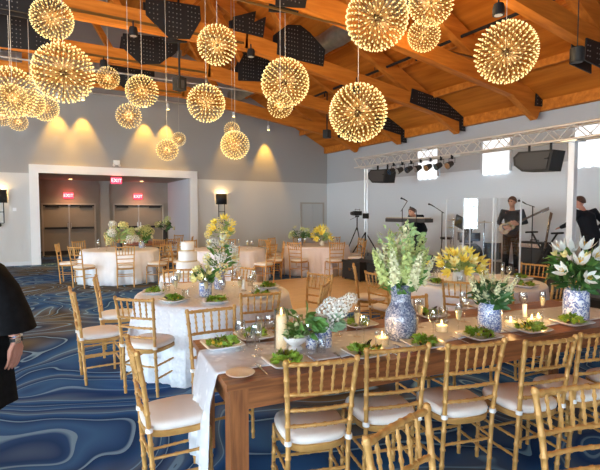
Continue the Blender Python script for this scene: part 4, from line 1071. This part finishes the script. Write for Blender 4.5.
W1 = [('wine', .30, .40, 'nearest the bread plate'), ('flute', .36, .52, 'just left of the candle cylinder'), ('tumbler', .33, .60, 'between the two leftmost salads'), ('wine', .66, .55, 'just right of the candle cylinder'), ('wine', .62, .30, 'in front of the candle cylinder'), ('tumbler', .70, .28, 'in front of the white footed bowl'),
      ('wine', 1.02, .62, 'behind the short blue vases'), ('tumbler', 1.10, .70, 'left of the tall vase on the far side'), ('wine', 1.64, .30, 'right of the foot of the tall vase'), ('flute', 1.72, .55, 'behind the votive left of the stock flowers'), ('tumbler', 1.62, .50, 'right of the tall vase, behind the stemmed glass'),
      ('wine', 2.18, .55, 'right of the jar of stock flowers'), ('flute', 2.26, .66, 'behind the largest glowing votive'), ('tumbler', 2.50, .50, 'behind the close pair of votives'), ('wine', 2.60, .62, 'far behind the close pair of votives'), ('wine', 2.86, .55, 'just left of the lily jar'), ('flute', 2.92, .40, 'at the foot of the lily jar'),
      ('wine', .24, .55, 'beyond the salad nearest the bread plate'), ('wine', .47, .62, 'directly behind the candle cylinder'), ('tumbler', .58, .62, 'behind the white footed bowl'), ('wine', 1.08, .36, 'left of the votive by the tall vase'), ('flute', 1.12, .52, 'between the short vases and the tall vase'), ('wine', 1.78, .66, 'on the far side toward the round table'),
      ('flute', 1.88, .30, 'in front of the jar of stock flowers'), ('tumbler', 2.05, .66, 'behind the jar of stock flowers'), ('wine', 2.36, .50, 'just behind the largest votive'), ('tumbler', 2.20, .36, 'left of the largest votive'), ('flute', 2.54, .68, 'far side, past the votives'), ('wine', 2.76, .68, 'far side, left of the lilies')]
for k, u, v, w_ in W1: x, y, _ = tp(u, v); glass(k, x, y, TZ, {'wine': 'clear wine glass', 'flute': 'champagne flute', 'tumbler': 'clear water glass'}[k] + ' on the wooden table, ' + w_, 'glasses on the wooden table')
SEEN = set()
def ring_glasses(t, n, desc, grp, rad=.42, off=12):
    base = math.atan2(-t[1], -t[0])
    for i in range(n):
        a = off + i*360/n; th = base+R(a); k = ('wine', 'flute', 'tumbler')[i % 3] if n > 8 else ('wine', 'flute')[i % 2]; rr = rad + .05*(i % 3)
        sd = DIRS[int(math.floor((a % 360)/45+.5)) % 8]
        while (k, sd, desc) in SEEN: k = {'wine': 'flute', 'flute': 'tumbler', 'tumbler': 'wine'}[k]
        SEEN.add((k, sd, desc)); glass(k, t[0]+rr*math.cos(th), t[1]+rr*math.sin(th), z2, {'wine': 'clear wine glass', 'flute': 'champagne flute', 'tumbler': 'clear water glass'}[k] + ' toward the %s side of the %s' % (sd, desc), grp)
ring_glasses(T2, 16, 'lace covered table', 'glasses on the lace covered table', .44)
ring_glasses(T3, 12, 'table before the stage', 'glasses on the table in front of the stage', .44)
ring_glasses(T5, 8, 'table before the alcove doors', 'glasses before the alcove', .5)
ring_glasses(T6, 8, 'lilac covered table', 'glasses on the lilac covered table', .5)
ring_glasses(T7, 8, 'blush covered table', 'glasses on the blush covered table', .5)
CUT = [None, None]
def cutlery(u, v, kind, w_):
    x, y, _ = tp(u, v); i = 0 if kind == 'fork' else 1
    if CUT[i] is None:
        m = MB()
        if kind == 'fork':
            m.beam((0, -.10, .003), (0, .03, .004), .008, .003); m.beam((0, .03, .004), (0, .05, .005), .022, .003)
            for k in range(4): m.beam((-.009+.006*k, .05, .005), (-.009+.006*k, .095, .006), .003, .002)
        else: m.beam((0, -.11, .003), (0, -.01, .003), .010, .004); m.beam((0, -.01, .003), (0, .11, .003), .018, .002)
        CUT[i] = m.build(kind, SILVER)
        o = CUT[i]
    else: o = CUT[i].copy(); col.objects.link(o)
    o.location = (x, y, TZ); o.rotation_euler.z = TA; tag(o, 'silver %s on the wooden table, %s' % (kind, w_), kind, 'cutlery on the wooden table')
for u, w_ in ((.42, 'the salad right of the bread plate'), (.95, 'the salad before the short vases'), (1.42, 'the salad in front of the tall vase'), (1.92, 'the salad in front of the stock flowers'), (2.42, 'the salad in front of the votives')):
    cutlery(u-.175, .14, 'fork', 'left of ' + w_); cutlery(u+.175, .14, 'knife', 'right of ' + w_)
# ------------------------------------------------------------------ stage and truss
SZ = .30
e = empty('stage_platform', (9.4, 7.6, 0)); tag(e, 'low black stage platform along the right wall', 'stage')
MB().box((0, 0, SZ-.02), (3.2, 9.2, .04)).build('deck', DKGREY, e); MB().box((0, 0, (SZ-.04)/2), (3.14, 9.14, SZ-.04)).build('skirt', BLACK, e)
TXX = 8.75; TY0, TY1 = 4.35, 11.55; TZT, TZB = 3.30, 3.03
def pyz(x, y, z): return Vector((x, y, z))
e = empty('lighting_truss', (TXX, (TY0+TY1)/2, TZB)); tag(e, 'silver lattice lighting truss spanning the stage', 'truss')
cy = (TY0+TY1)/2; ln = TY1-TY0; hh = TZT-TZB
for sx, z in ((-.14, 0), (.14, 0), (-.14, hh), (.14, hh)): MB().tube([(sx, -ln/2, z), (sx, ln/2, z)], .025, 10).build('chord_tube', TRUSSM, e, True)
m = MB(); n = 26
for i in range(n):
    y0 = -ln/2+ln*i/n; y1 = -ln/2+ln*(i+1)/n
    for sx in (-.14, .14): m.tube([(sx, y0, 0 if i % 2 else hh), (sx, y1, hh if i % 2 else 0)], .012, 6)
    for z in (0, hh): m.tube([(-.14, y0, z), (.14, y1, z)] if i % 2 else [(.14, y0, z), (-.14, y1, z)], .010, 6)
m.build('lattice', TRUSSM, e, True)
def truss_leg(y, label, w, mtl):
    e = empty('truss_post', (TXX, y, SZ)); tag(e, label, 'post', 'truss posts')
    if w > .1:
        MB().box((0, 0, (TZB-SZ)/2), (w, w, TZB-SZ-.04)).build('column', mtl, e); MB().box((0, 0, .01), (.45, .45, .02)).build('base_plate', ALU, e)
        MB().box((0, 0, TZB-SZ-.02), (.3, .3, .05)).build('top_plate', ALU, e)
    else:
        for s in (-.06, .06): MB().tube([(0, s, .05), (0, s, TZB-SZ-.03)], .018, 8).build('mast', mtl, e, True)
        m = MB()
        for k in range(4): t = PI/4+k*PI/2; m.tube([(0, 0, .75), (.45*math.cos(t), .45*math.sin(t), .015)], .02, 6)
        m.build('tripod_leg_set', STEEL, e)
        for k in range(4): t = PI/4+k*PI/2; MB().box((.45*math.cos(t), .45*math.sin(t), .01), (.08, .08, .02)).build('foot', STEEL, e)
        MB().box((0, 0, 1.25), (.10, .18, .16)).build('winch', STEEL, e); MB().box((0, 0, TZB-SZ-.03), (.3, .24, .03)).build('top_plate', ALU, e)
truss_leg(11.15, 'thin twin pole post with black splayed legs holding the far end of the truss', .05, ALU)
truss_leg(4.95, 'white square column holding the near right end of the truss', .115, WHITE)
def pa(y, label, s=1.0, yaw=0):
    e = empty('stage_speaker', (TXX-.05, y, TZB-.34*s), yaw); tag(e, label, 'speaker', 'black speakers under the truss')
    poly = [(-.42*s, .17*s), (.30*s, .2*s), (.42*s, .1*s), (.40*s, -.06*s), (.22*s, -.2*s), (-.34*s, -.22*s)]
    MB().prism(poly, 'X', -.2*s, .2*s).build('cabinet', BLACK, e); MB().prism([(a*.86, b*.8) for a, b in poly], 'X', -.215*s, -.2*s).build('grille', DKGREY, e)
    MB().lathe([(.05*s, 0), (.05*s, .02)], n=10).build('port', STEEL, e).location = (-.205*s, -.3*s, 0)
    m = MB()
    for q in (-.25, .2): m.box((0, q*s, .25*s), (.04, .03, .2*s))
    m.build('bracket', STEEL, e)
pa(10.35, 'black wedge loudspeaker hanging under the far left end of the truss', .95)
pa(5.60, 'black wedge loudspeaker hanging under the right end of the truss', 1.0)
for i in range(7):
    y = 9.75 - i*.34; e = empty('stage_light', (TXX-.14, y, TZB-.20)); tag(e, 'black stage light under the truss, %s of seven from the left' % ('first', 'second', 'third', 'fourth', 'fifth', 'sixth', 'last')[i], 'stage light', 'black stage lights under the truss')
    a = .5 if i % 2 else -.2
    m = MB().tube([(0, 0, 0), (-.17*math.cos(a), .06*a, -.07)], [.06, .085], 12); m.build('housing', BLACK, e, True); MB().tube([(-.171*math.cos(a), .06*a, -.0703), (-.178*math.cos(a), .063*a, -.073)], [.075, .075], 12).build('lens', CHROME, e)
    MB().tube([(0, -.09, .0), (0, -.09, .12), (0, .09, .12), (0, .09, 0)], .008, 5).build('yoke', STEEL, e); MB().box((0, 0, .15), (.05, .04, .1)).build('clamp', STEEL, e)
# clear drum shield, panels with pale edges
for i, (y, w_) in enumerate(((7.62, 'left'), (6.95, 'middle'), (6.28, 'right'))):
    e = empty('drum_shield_panel', (8.75 - (.12 if i == 1 else 0), y, SZ), (.08, .277, -.15)[i]); tag(e, 'clear plexiglass drum shield panel with pale edges, the %s one' % w_, 'screen', 'plexiglass drum shield panels')
    MB().box((0, 0, .85), (.012, .66, 1.66)).build('pane', PLEXI, e)
    m = MB(); m.box((0, .335, .85), (.03, .02, 1.68)); m.box((0, -.335, .85), (.03, .02, 1.68)); m.build('edge', PLEXE, e); MB().box((0, 0, .01), (.16, .5, .02)).build('foot', PLEXE, e)
# black equipment cases on the floor before the stage
for (x, y, w_) in ((6.95, 9.05, 'left'), (7.1, 8.25, 'right')):
    e = empty('equipment_case', (x, y, 0)); tag(e, 'black box case on the floor in front of the stage, %s one' % w_, 'case', 'black cases before the stage')
    MB().box((0, 0, .26), (.6, .72, .44)).build('body', BLACK, e)
    for sx in (-1, 1):
        for sy in (-1, 1): MB().box((sx*.28, sy*.34, .46), (.06, .06, .06)).build('corner_guard', STEEL, e)
    for sx in (-1, 1):
        for sy in (-1, 1): MB().ball((sx*.24, sy*.3, .025), .025, 8, 5).build('caster', STEEL, e)
    MB().box((-.305, 0, .28), (.015, .16, .06)).build('handle', CHROME, e)
# video camera on a tripod
e = empty('camera_tripod', (8.35, 11.05, SZ)); e.scale = (.9, .9, .80); tag(e, 'black camera tripod beside the thin truss post', 'tripod')
for k in range(3): t = k*2.1+.4; MB().tube([(0, 0, 1.15), (.42*math.cos(t), .42*math.sin(t), .0)], [.022, .016], 6).build('leg', STEEL, e)
MB().tube([(0, 0, 1.05), (0, 0, 1.52)], .02, 8).build('centre_column', STEEL, e); MB().box((0, 0, 1.55), (.1, .1, .05)).build('head', STEEL, e); MB().tube([(0, 0, 1.54), (-.2, .12, 1.42)], .008, 5).build('pan_handle', STEEL, e)
e = empty('video_camera', (8.35, 11.05, 1.561)); tag(e, 'small black video camera on the tripod', 'camera')
MB().box((0, 0, .07), (.26, .12, .13)).build('body', BLACK, e); MB().tube([(-.13, 0, .07), (-.22, 0, .07)], [.045, .055], 10).build('lens', DKGREY, e); MB().tube([(-.08, 0, .14), (-.08, 0, .19), (.1, 0, .19), (.1, 0, .14)], .010, 6).build('handle', BLACK, e); MB().box((.03, .1, .11), (.09, .01, .06)).build('screen', DKGREY, e)
# microphone stands
def mic_stand(x, y, h, boom, label):
    e = empty('microphone_stand', (x, y, SZ)); tag(e, label, 'microphone stand', 'microphone stands on the stage')
    MB().lathe([(.13, 0), (.13, .015), (.03, .03)], n=16).build('base', STEEL, e); MB().tube([(0, 0, .02), (0, 0, h)], .012, 6).build('pole', STEEL, e)
    if boom: a = (boom[0], boom[1], h+boom[2]); MB().tube([(-boom[0]*.3, -boom[1]*.3, h-boom[2]*.3), a], .009, 6).build('boom_arm', STEEL, e)
    else: a = (0, 0, h)
    m = MB().tube([a, (a[0]-.06, a[1]+.05, a[2]+.05), (a[0]-.10, a[1]+.09, a[2]+.07)], [.012, .016, .018], 8); m.ball((a[0]-.11, a[1]+.10, a[2]+.075), .026, 8, 6); m.build('microphone', BLACK, e, True)
mic_stand(8.55, 8.80, 1.42, None, 'straight black microphone stand between the keyboard and the drum shield')
mic_stand(9.0, 8.35, 1.38, (-.1, .15, .12), 'thin black microphone stand with a short boom left of the drum shield')
mic_stand(9.35, 6.12, 1.50, (-.05, .12, .05), 'tall black microphone stand right of the guitarist')
mic_stand(8.3, 9.05, 1.45, (.0, -.18, .2), 'black microphone boom above the keyboard')
# keyboard on a draped black column stand
e = empty('stage_keyboard', (8.75, 9.30, SZ+1.10)); tag(e, 'long tan and black keyboard on the stage, seen from its end', 'keyboard'); e.rotation_euler.z = .12
MB().box((0, 0, .05), (.34, 1.35, .10)).build('case', DKGREY, e); MB().box((-.02, 0, .112), (.30, 1.3, .025)).build('top_panel', KEYTOP, e)
m = MB(); 
for k in range(36): m.box((.10, -.63+.036*k, .128), (.13, .033, .014))
m.build('white_keys', KEYW, e)
e = empty('keyboard_stand', (8.72, 9.25, SZ)); tag(e, 'black draped column stand under the keyboard', 'stand')
MB().lathe([(.30, 0), (.26, .3), (.19, .7), (.15, 1.0), (.15, 1.095)], n=18).build('column', BLACK, e, True); m = MB(); m.box((0, -.25, .80), (.05, .7, .035)); m.build('lower_arm', STEEL, e)
# drum kit behind the shield, music stand, guitars on stands
e = empty('drum_kit', (9.75, 7.98, SZ)); tag(e, 'dark drum kit with cymbals behind the clear shield', 'drum kit')
def drum(nm, p, r_, h, ax=(0, 0, 1)):
    a = Vector(p); b = a+Vector(ax)*h; o = MB().tube([a, b], r_, 20).build(nm, DRUMM, e, True); q = MB().tube([b, b+Vector(ax)*.008], r_*.97, 20).build('head', DRUMH, o); q2 = MB().tube([a-Vector(ax)*.008, a], r_*.97, 20).build('head', DRUMH if nm == 'bass_drum' else DRUMM, o)
drum('bass_drum', (-.40, 0, .29), .28, .42, (1, 0, 0)); drum('snare_drum', (.1, .32, .58), .17, .14); drum('floor_drum', (.1, -.50, .22), .2, .40); drum('rack_drum', (-.2, .16, .66), .14, .2); drum('rack_drum', (-.2, -.18, .66), .15, .2)
for x, y, h, r_ in ((-.15, .60, .95, .2), (-.3, -.55, 1.12, .24), (-.35, .35, 1.16, .22)):
    MB().lathe([(r_, 0), (r_*.3, .015), (.03, .03), (.004, .032)], n=22).build('cymbal', CYMBAL, e, True).location = (x, y, h); MB().tube([(x, y, 0), (x, y, h+.05)], .012, 6).build('cymbal_stand', CHROME, e)
e = empty('music_stand', (9.0, 7.62, SZ)); tag(e, 'black music stand with a tilted tray at the drum shield', 'music stand')
MB().tube([(0, 0, .02), (0, 0, 1.0)], .014, 6).build('pole', STEEL, e); MB().lathe([(.16, 0), (.16, .015), (.03, .03)], n=14).build('base', STEEL, e)
t_ = MB().box((0, 0, 0), (.03, .48, .34)).build('tray', BLACK, e); t_.location = (-.04, 0, 1.08); t_.rotation_euler = (.5, -.45, 0)
e = empty('stool', (10.1, 9.2, SZ)); tag(e, 'black stool behind the keyboard player', 'stool'); MB().lathe([(.15, .60), (.17, .62), (.17, .66), (.1, .67)], n=18).build('seat', SEATBLK, e, True)
for k in range(4): t = PI/4+k*PI/2; MB().tube([(.1*math.cos(t), .1*math.sin(t), .61), (.2*math.cos(t), .2*math.sin(t), 0)], .012, 6).build('leg', CHROME, e)
def guitar_mesh(e, body_m):
    pr = []
    for k in range(40):
        t = 2*PI*k/40; y = .20*math.sin(t); wv = .135*math.cos(t)*(1.0+.22*math.sin(-t)) * (1-.28*math.exp(-((y-.03)/.06)**2)); pr.append((wv, y))
    m = MB().prism(pr, 'Y', -.022, .022); m.build('body', body_m, e)
    MB().prism([(a*.5-.03, b*.4-.02) for a, b in pr], 'Y', -.027, -.022).build('pickguard', BLACK, e)
    n_ = MB().box((0, -.024, .48), (.046, .022, .62)).build('neck', MAPLE, e); MB().prism([(-.03, .79), (.04, .79), (.05, .94), (-.02, .97)], 'Y', -.03, -.014).build('headstock', MAPLE, e)
    m = MB(); 
    for k in range(6): m.tube([(-.018+.007*k, -.038, -.08), (-.016+.0064*k, -.038, .82)], .0012, 3)
    m.build('strings', CHROME, e)
def guitar_on_stand(x, y, rz, lean, label, mt):
    e = empty('guitar', (x, y, SZ+.42), rz); e.rotation_euler = (lean, 0, rz); tag(e, label, 'guitar', 'guitars on stands'); guitar_mesh(e, mt)
    s = empty('guitar_stand', (x, y, SZ), rz); tag(s, 'black tubular stand under the ' + label.split(' standing')[0], 'stand', 'guitar stands')
    m = MB()
    for dx in (-.16, .16): m.tube([(0, .16, .62), (dx, -.14, .0)], .011, 6)
    m.tube([(0, .16, .62), (0, .28, 0)], .011, 6); m.tube([(-.10, -.10, .20), (.10, -.10, .20)], .011, 6); m.tube([(0, .16, .62), (0, -.01, .75)], .010, 6); m.build('frame', STEEL, s)
guitar_on_stand(9.55, 5.95, -1.9, -.16, 'dark guitar standing between the guitarist and the white column', BLACK)
guitar_on_stand(9.45, 5.45, -1.6, -.2, 'brown guitar standing beside the white column', GUITAR)
e = empty('keyboard_rack', (9.2, 5.75, SZ)); tag(e, 'empty black X shaped stand left of the white column', 'stand')
for s in (-1, 1): MB().tube([(0, -.32*s, 0), (0, .28*s, .95)], .02, 8).build('leg', STEEL, e); MB().tube([(-.2, .28*s, .95), (.2, .28*s, .95)], .02, 8).build('arm', STEEL, e)
MB().tube([(-.06, 0, .46), (.06, 0, .46)], .03, 8).build('pivot', STEEL, e)

e = empty('guitar_amplifier', (9.85, 6.38, SZ)); tag(e, 'black guitar amplifier on the stage behind the guitarist', 'amplifier')
MB().box((0, 0, .36), (.34, .62, .68)).build('cabinet', BLACK, e); MB().box((-.175, 0, .30), (.02, .54, .48)).build('grille', DKGREY, e); MB().box((-.175, 0, .62), (.02, .54, .09)).build('control_panel', CHROME, e)
m = MB().tube([(0, -.1, .70), (0, -.1, .74), (0, .1, .74), (0, .1, .70)], .012, 6); m.build('handle', STEEL, e)
# ------------------------------------------------------------------ people
def hand(m, w, d, up, s=1.0, curl=.5, thumb=1):
    """palm, five separate fingers; w wrist point, d direction of the fingers, up the back of the hand"""
    w = Vector(w); d = Vector(d).normalized(); up = Vector(up); up = (up - d*up.dot(d)).normalized(); sd = d.cross(up)
    k = .18*s
    for f in (-.30, -.10, .10, .30): m.tube([w+d*k*.02+sd*(f*.10*s*.6), w+d*k*.25+sd*(f*.13*s), w+d*k*.50+sd*(f*.125*s*1.05)], [.016*s, .015*s, .0125*s], 8)
    for f, L in ((-.36, .33), (-.12, .42), (.12, .45), (.36, .40)):
        f2 = f*thumb; b = w+d*k*.48+sd*(f2*.108*s); p = b; dd = d.copy(); pts = [b-d*k*.1, b]
        for j, q in enumerate((.45, .32, .23)):
            dd = (dd - up*curl*(.45 if j == 0 else .75)).normalized(); p = p+dd*k*L*1.12*q/.9; pts.append(p.copy())
        m.tube(pts, [.0095*s, .0098*s, .0092*s, .008*s, .006*s], 8)
    b = w+d*k*.10+sd*(thumb*.026*s); t1 = (d*.75+sd*thumb*.75-up*.25).normalized(); t2 = (d*.95+sd*thumb*.15-up*.25).normalized()
    m.tube([b, b+t1*.045*s, b+t1*.045*s+t2*.032*s, b+t1*.045*s+t2*.058*s], [.013*s, .0125*s, .0105*s, .007*s], 8)
def head_geo(m, c, f, up=(0, 0, 1), s=1.0):
    c = Vector(c); up = Vector(up).normalized(); f = Vector(f); f = (f - up*f.dot(up)).normalized(); r_ = f.cross(up)
    M_ = Matrix((( r_.x, f.x, up.x), (r_.y, f.y, up.y), (r_.z, f.z, up.z)))
    def P(x, y, z): return c + M_ @ Vector((x*s, y*s, z*s))
    b = MB(); b.ball((0, -.005, .025), (.075, .093, .098), 16, 12); b.ball((0, .022, -.040), (.058, .066, .078), 14, 10); b.ball((0, .040, -.085), (.034, .036, .026), 10, 7)
    b.tube([(0, .083, .028), (0, .108, -.022), (0, .090, -.034)], [.010, .017, .012], 8)
    for sx in (-1, 1): b.ball((sx*.077, -.008, -.005), (.011, .02, .032), 8, 6); b.ball((sx*.03, .083, .042), (.02, .012, .008), 8, 5); b.ball((sx*.045, .06, -.01), (.022, .022, .02), 8, 6)
    b.ball((0, .082, -.056), (.024, .014, .007), 8, 5); b.ball((0, .080, -.068), (.020, .013, .007), 8, 5)
    m.add([P(*v) for v in b.v], b.f)
    return P, M_
def eyes_hair(e, P, hair, style='short'):
    m = MB()
    for sx in (-1, 1): c_ = P(sx*.030, .086, .022); m.ball(tuple(c_), .0105, 8, 6)
    m.build('eyes', BLACK, e, True)
    b = MB(); n, k_ = 18, 9
    vs = []
    for i in range(k_+1):
        a = PI/2 - (PI*.60)*i/k_
        for k in range(n):
            t = 2*PI*k/n; y = math.sin(t); cut = .55+.45*max(0, -y) if style == 'short' else 1
            aa = PI/2 - (PI*.60)*i/k_*(.62 + .38*(1-y)/2*1.6 if y > 0 else 1)
            vs.append(P(.083*math.cos(aa)*math.cos(t), -.008+.101*math.cos(aa)*math.sin(t), .028+.106*math.sin(aa)))
    fs = []
    for i in range(k_):
        for k in range(n): k2 = (k+1) % n; fs.append((i*n+k, (i+1)*n+k, (i+1)*n+k2, i*n+k2))
    b.add(vs, fs); o = b.build('hair', hair, e, True); s_ = o.modifiers.new('s', 'SOLIDIFY'); s_.thickness = .014; s_.offset = 1
def figure(name, loc, rz, label, J, skin, shirt, trous, hair, voxel=.011, sleeves='short', hands=((.4, 1), (.4, -1))):
    e = empty(name, loc, rz); tag(e, label, 'person', 'people in the room')
    V_ = {k: Vector(v) for k, v in J.items()}; m = MB()
    pel, chest, neck, hd = V_['pelvis'], V_['chest'], V_['neck'], V_['head']
    ax = (chest-pel).normalized(); sh = (V_['shR']-V_['shL']).normalized()
    m.tube([pel-ax*.10, pel, pel.lerp(chest, .5), chest, neck-ax*.04], [.12, .150, .135, .165, .07], 14, flat=1.0)
    m.tube([neck-ax*.06, neck, hd-Vector((0, 0, .05))], [.062, .055, .052], 10)
    P, M_ = head_geo(m, hd, V_['look'])
    hs = []
    for i, s in enumerate('LR'):
        m.tube([chest.lerp(V_['sh'+s], .55), V_['sh'+s], V_['el'+s], V_['wr'+s]], [.075, .058, .040, .027], 10); m.tube([pel.lerp(V_['hip'+s], .6), V_['hip'+s], V_['kn'+s], V_['an'+s]], [.10, .092, .058, .040], 10)
        m.tube([V_['an'+s]+Vector((0, 0, -.02)), V_['toe'+s]], [.04, .035], 8)
        hand(m, V_['wr'+s], V_['hd'+s]-V_['wr'+s], V_['up'+s], 1.0, hands[i][0], hands[i][1])
    o = remeshed(m, 'body', skin, voxel, e, 1)
    eyes_hair(e, P, hair)
    g = 1.16; m = MB()
    m.tube([pel-ax*.12, pel, pel.lerp(chest, .5), chest, neck-ax*.05], [.165, .172, .16, .185, .085], 14)
    for s in 'LR':
        w = V_['el'+s]; end = V_['sh'+s].lerp(w, .75) if sleeves == 'short' else w
        pts = [chest.lerp(V_['sh'+s], .5), V_['sh'+s], end]; rr = [.09, .076, .064 if sleeves == 'short' else .054]
        if sleeves == 'long': pts.append(w.lerp(V_['wr'+s], .93)); rr.append(.040)
        m.tube(pts, rr, 12)
    remeshed(m, 'shirt', shirt, voxel*1.1, e, 3)
    m = MB(); m.tube([pel+ax*.04, pel-ax*.12], [.160, .165], 14)
    for s in 'LR': m.tube([pel.lerp(V_['hip'+s], .6), V_['hip'+s], V_['kn'+s], V_['an'+s]+Vector((0, 0, .0))], [.11, .112, .080, .068], 12)
    remeshed(m, 'trousers', trous, voxel*1.1, e, 3)
    for s in 'LR':
        m = MB(); a = V_['an'+s]; t = V_['toe'+s]; m.tube([Vector((a.x, a.y, .045)) - (t-a).normalized()*Vector((1, 1, 0)).length*.03, Vector((a.x, a.y, .045)), Vector((t.x, t.y, .035))], [.03, .052, .04], 10, flat=.9); mz = min(p[2] for p in m.v); m.v = [(p[0], p[1], p[2]-mz) for p in m.v]; m.build('shoe', BLACK, e, True)
    return e
# guitarist, standing, body turned to the room, face toward the right
JG = dict(pelvis=(0, 0, .93), chest=(.0, .01, 1.28), neck=(0, .02, 1.46), head=(.0, .05, 1.60), look=(.3, 1, -.15), shL=(-.19, 0, 1.40), shR=(.19, 0, 1.40), elL=(-.30, .03, 1.13), elR=(.28, .05, 1.12), wrL=(-.16, .26, 1.10), wrR=(.12, .24, 1.03), hdL=(-.10, .30, 1.12), hdR=(.02, .27, 1.0), upL=(-.3, .9, .1), upR=(.2, .9, .2),
          hipL=(-.09, 0, .90), hipR=(.09, 0, .90), knL=(-.11, .03, .48), knR=(.11, .02, .48), anL=(-.12, 0, .08), anR=(.13, 0, .08), toeL=(-.15, .16, .03), toeR=(.16, .16, .03))
figure('person', (9.72, 6.87, SZ), R(115), 'person in a charcoal shirt standing on the stage playing a guitar', JG, SKIN, SHIRTG, TROUS, HAIR, sleeves='long')
e = empty('guitar', (0, 0, 0)); tag(e, 'sunburst guitar held by the person in the charcoal shirt', 'guitar'); guitar_mesh(e, GUITAR)
MG = Matrix.Translation((9.72, 6.87, SZ)) @ Matrix.Rotation(R(115), 4, 'Z') @ Matrix.Translation((.06, .215, 1.02)) @ Matrix.Rotation(PI, 4, 'Z') @ Matrix.Rotation(R(62), 4, 'Y'); e.matrix_world = MG
# person at the right, bending to the left
JB = dict(pelvis=(0, 0, .92), chest=(-.03, .10, 1.27), neck=(-.05, .16, 1.44), head=(-.07, .22, 1.57), look=(-.8, .8, -.35), shL=(-.24, .12, 1.38), shR=(.16, .06, 1.40), elL=(-.36, .26, 1.12), elR=(.37, -.02, 1.15), wrL=(-.30, .46, 1.05), wrR=(.22, .08, .98), hdL=(-.26, .54, 1.04), hdR=(.15, .13, .94), upL=(-.4, .0, .9), upR=(.8, .2, .4),
          hipL=(-.09, 0, .90), hipR=(.09, 0, .90), knL=(-.11, .04, .48), knR=(.12, .01, .48), anL=(-.12, 0, .08), anR=(.14, -.03, .08), toeL=(-.15, .16, .03), toeR=(.18, .13, .03))
figure('person', (9.92, 5.20, SZ), R(-5), 'person in a black shirt bending on the stage right of the white column', JB, SKINB, SHIRT, TROUS, HAIR, sleeves='long')
# keyboard player, stooped over the keys
JK = dict(pelvis=(0, -.10, .90), chest=(0, .12, 1.17), neck=(0, .24, 1.28), head=(0, .33, 1.36), look=(.1, .8, -.5), shL=(-.19, .13, 1.25), shR=(.19, .13, 1.25), elL=(-.25, .24, 1.02), elR=(.25, .24, 1.02), wrL=(-.17, .46, 1.17), wrR=(.17, .46, 1.17), hdL=(-.15, .54, 1.16), hdR=(.15, .54, 1.16), upL=(0, .2, 1), upR=(0, .2, 1),
          hipL=(-.09, -.1, .88), hipR=(.09, -.1, .88), knL=(-.10, .03, .47), knR=(.10, .03, .47), anL=(-.11, -.03, .08), anR=(.11, -.03, .08), toeL=(-.12, .13, .03), toeR=(.12, .13, .03))
figure('person', (9.48, 9.66, SZ), R(100), 'person with brown hair stooping over the keyboard behind the tall delphiniums', JK, SKIN, SHIRT, TROUS, HAIR, sleeves='long')
# person at the left edge in a black robe
e = empty('person', (-.41, 3.25, 0), R(-25)); tag(e, 'person in a black wide sleeved robe at the left edge, one hand hanging down', 'person', 'people in the room')
m = MB(); m.tube([(0, 0, .78), (0, 0, .95), (0, .0, 1.12), (0, .01, 1.32), (0, .01, 1.44)], [.15, .155, .13, .16, .07], 16); m.tube([(0, .01, 1.40), (0, .02, 1.50), (0, .03, 1.56)], [.06, .055, .055], 10)
P, M_ = head_geo(m, (0, .05, 1.64), (.1, 1, -.05))
for sx in (-1, 1):
    m.tube([(sx*.09, .01, 1.35), (sx*.18, 0, 1.375), (sx*.275, .01, 1.13), (sx*.325, .01, .955), (sx*.328, .01, .935)], [.06, .045, .040, .028, .027], 12)
    m.tube([(sx*.06, 0, .85), (sx*.09, 0, .82), (sx*.10, .02, .48), (sx*.11, -.01, .08)], [.10, .095, .06, .042], 12); m.tube([(sx*.11, -.01, .06), (sx*.13, .15, .03)], [.04, .032], 8)
    hand(m, (sx*.328, .01, .94), (-sx*.16, .03, -1), (sx*1, -.25, 0), 1.02, .30, -1 if sx > 0 else 1)
remeshed(m, 'body', SKINB, .0055, e, 1); eyes_hair(e, P, HAIR)
m = MB(); rings = []
for z, a, b in ((.58, .30, .26), (.75, .285, .245), (.95, .265, .215), (1.12, .24, .185), (1.30, .25, .175), (1.42, .235, .145), (1.455, .10, .09), (1.49, .068, .068)):
    rings.append([(a*math.cos(2*PI*k/40)*(1+(.04*math.sin(k*1.57) if z < 1 else 0)), .01+b*math.sin(2*PI*k/40), z) for k in range(40)])
loft(m, rings)
rb = m.build('robe', ROBE, e, True)
for sx in (-1, 1):
    m = MB(); rings = []
    for i, (c_, a, b) in enumerate((((sx*.07, .01, 1.425), .075, .09), ((sx*.165, .005, 1.405), .105, .105), ((sx*.228, .01, 1.27), .110, .12), ((sx*.275, .02, 1.12), .115, .14), ((sx*.308, .03, 1.01), .106, .155), ((sx*.303, .03, 1.01), .097, .145))):
        rings.append([(c_[0]+a*math.cos(2*PI*k/24), c_[1]+b*math.sin(2*PI*k/24), c_[2]+(.35*a*math.cos(2*PI*k/24)*-sx*(1 if i < 2 else .1))) for k in range(24)])
    vs = [p for r_ in rings for p in r_]; fs = []
    for i in range(len(rings)-1):
        for k in range(24): k2 = (k+1) % 24; fs.append((i*24+k, i*24+k2, (i+1)*24+k2, (i+1)*24+k))
    m.add(vs, fs); m.build('sleeve', ROBE, rb, True)
    m = MB(); a = Vector((sx*.11, -.01, .045)); m.tube([a+Vector((0, -.04, 0)), a, a+Vector((sx*.02, .16, -.01))], [.03, .05, .038], 10); mz = min(p[2] for p in m.v); m.v = [(p[0], p[1], p[2]-mz) for p in m.v]; m.build('shoe', BLACK, e, True)
w_ = MB(); w_.tube([(.328, .01, .943), (.3265, .01, .963)], [.034, .034], 16); ws = w_.build('wristwatch', BLACK, e, True); MB().box((.350, -.018, .953), (.014, .030, .030), -.85).build('watch_face', CHROME, ws)
MB().tube([(.3255, .01, .969), (.3245, .01, .977)], [.0345, .0345], 16).build('bracelet', CHROME, e, True)
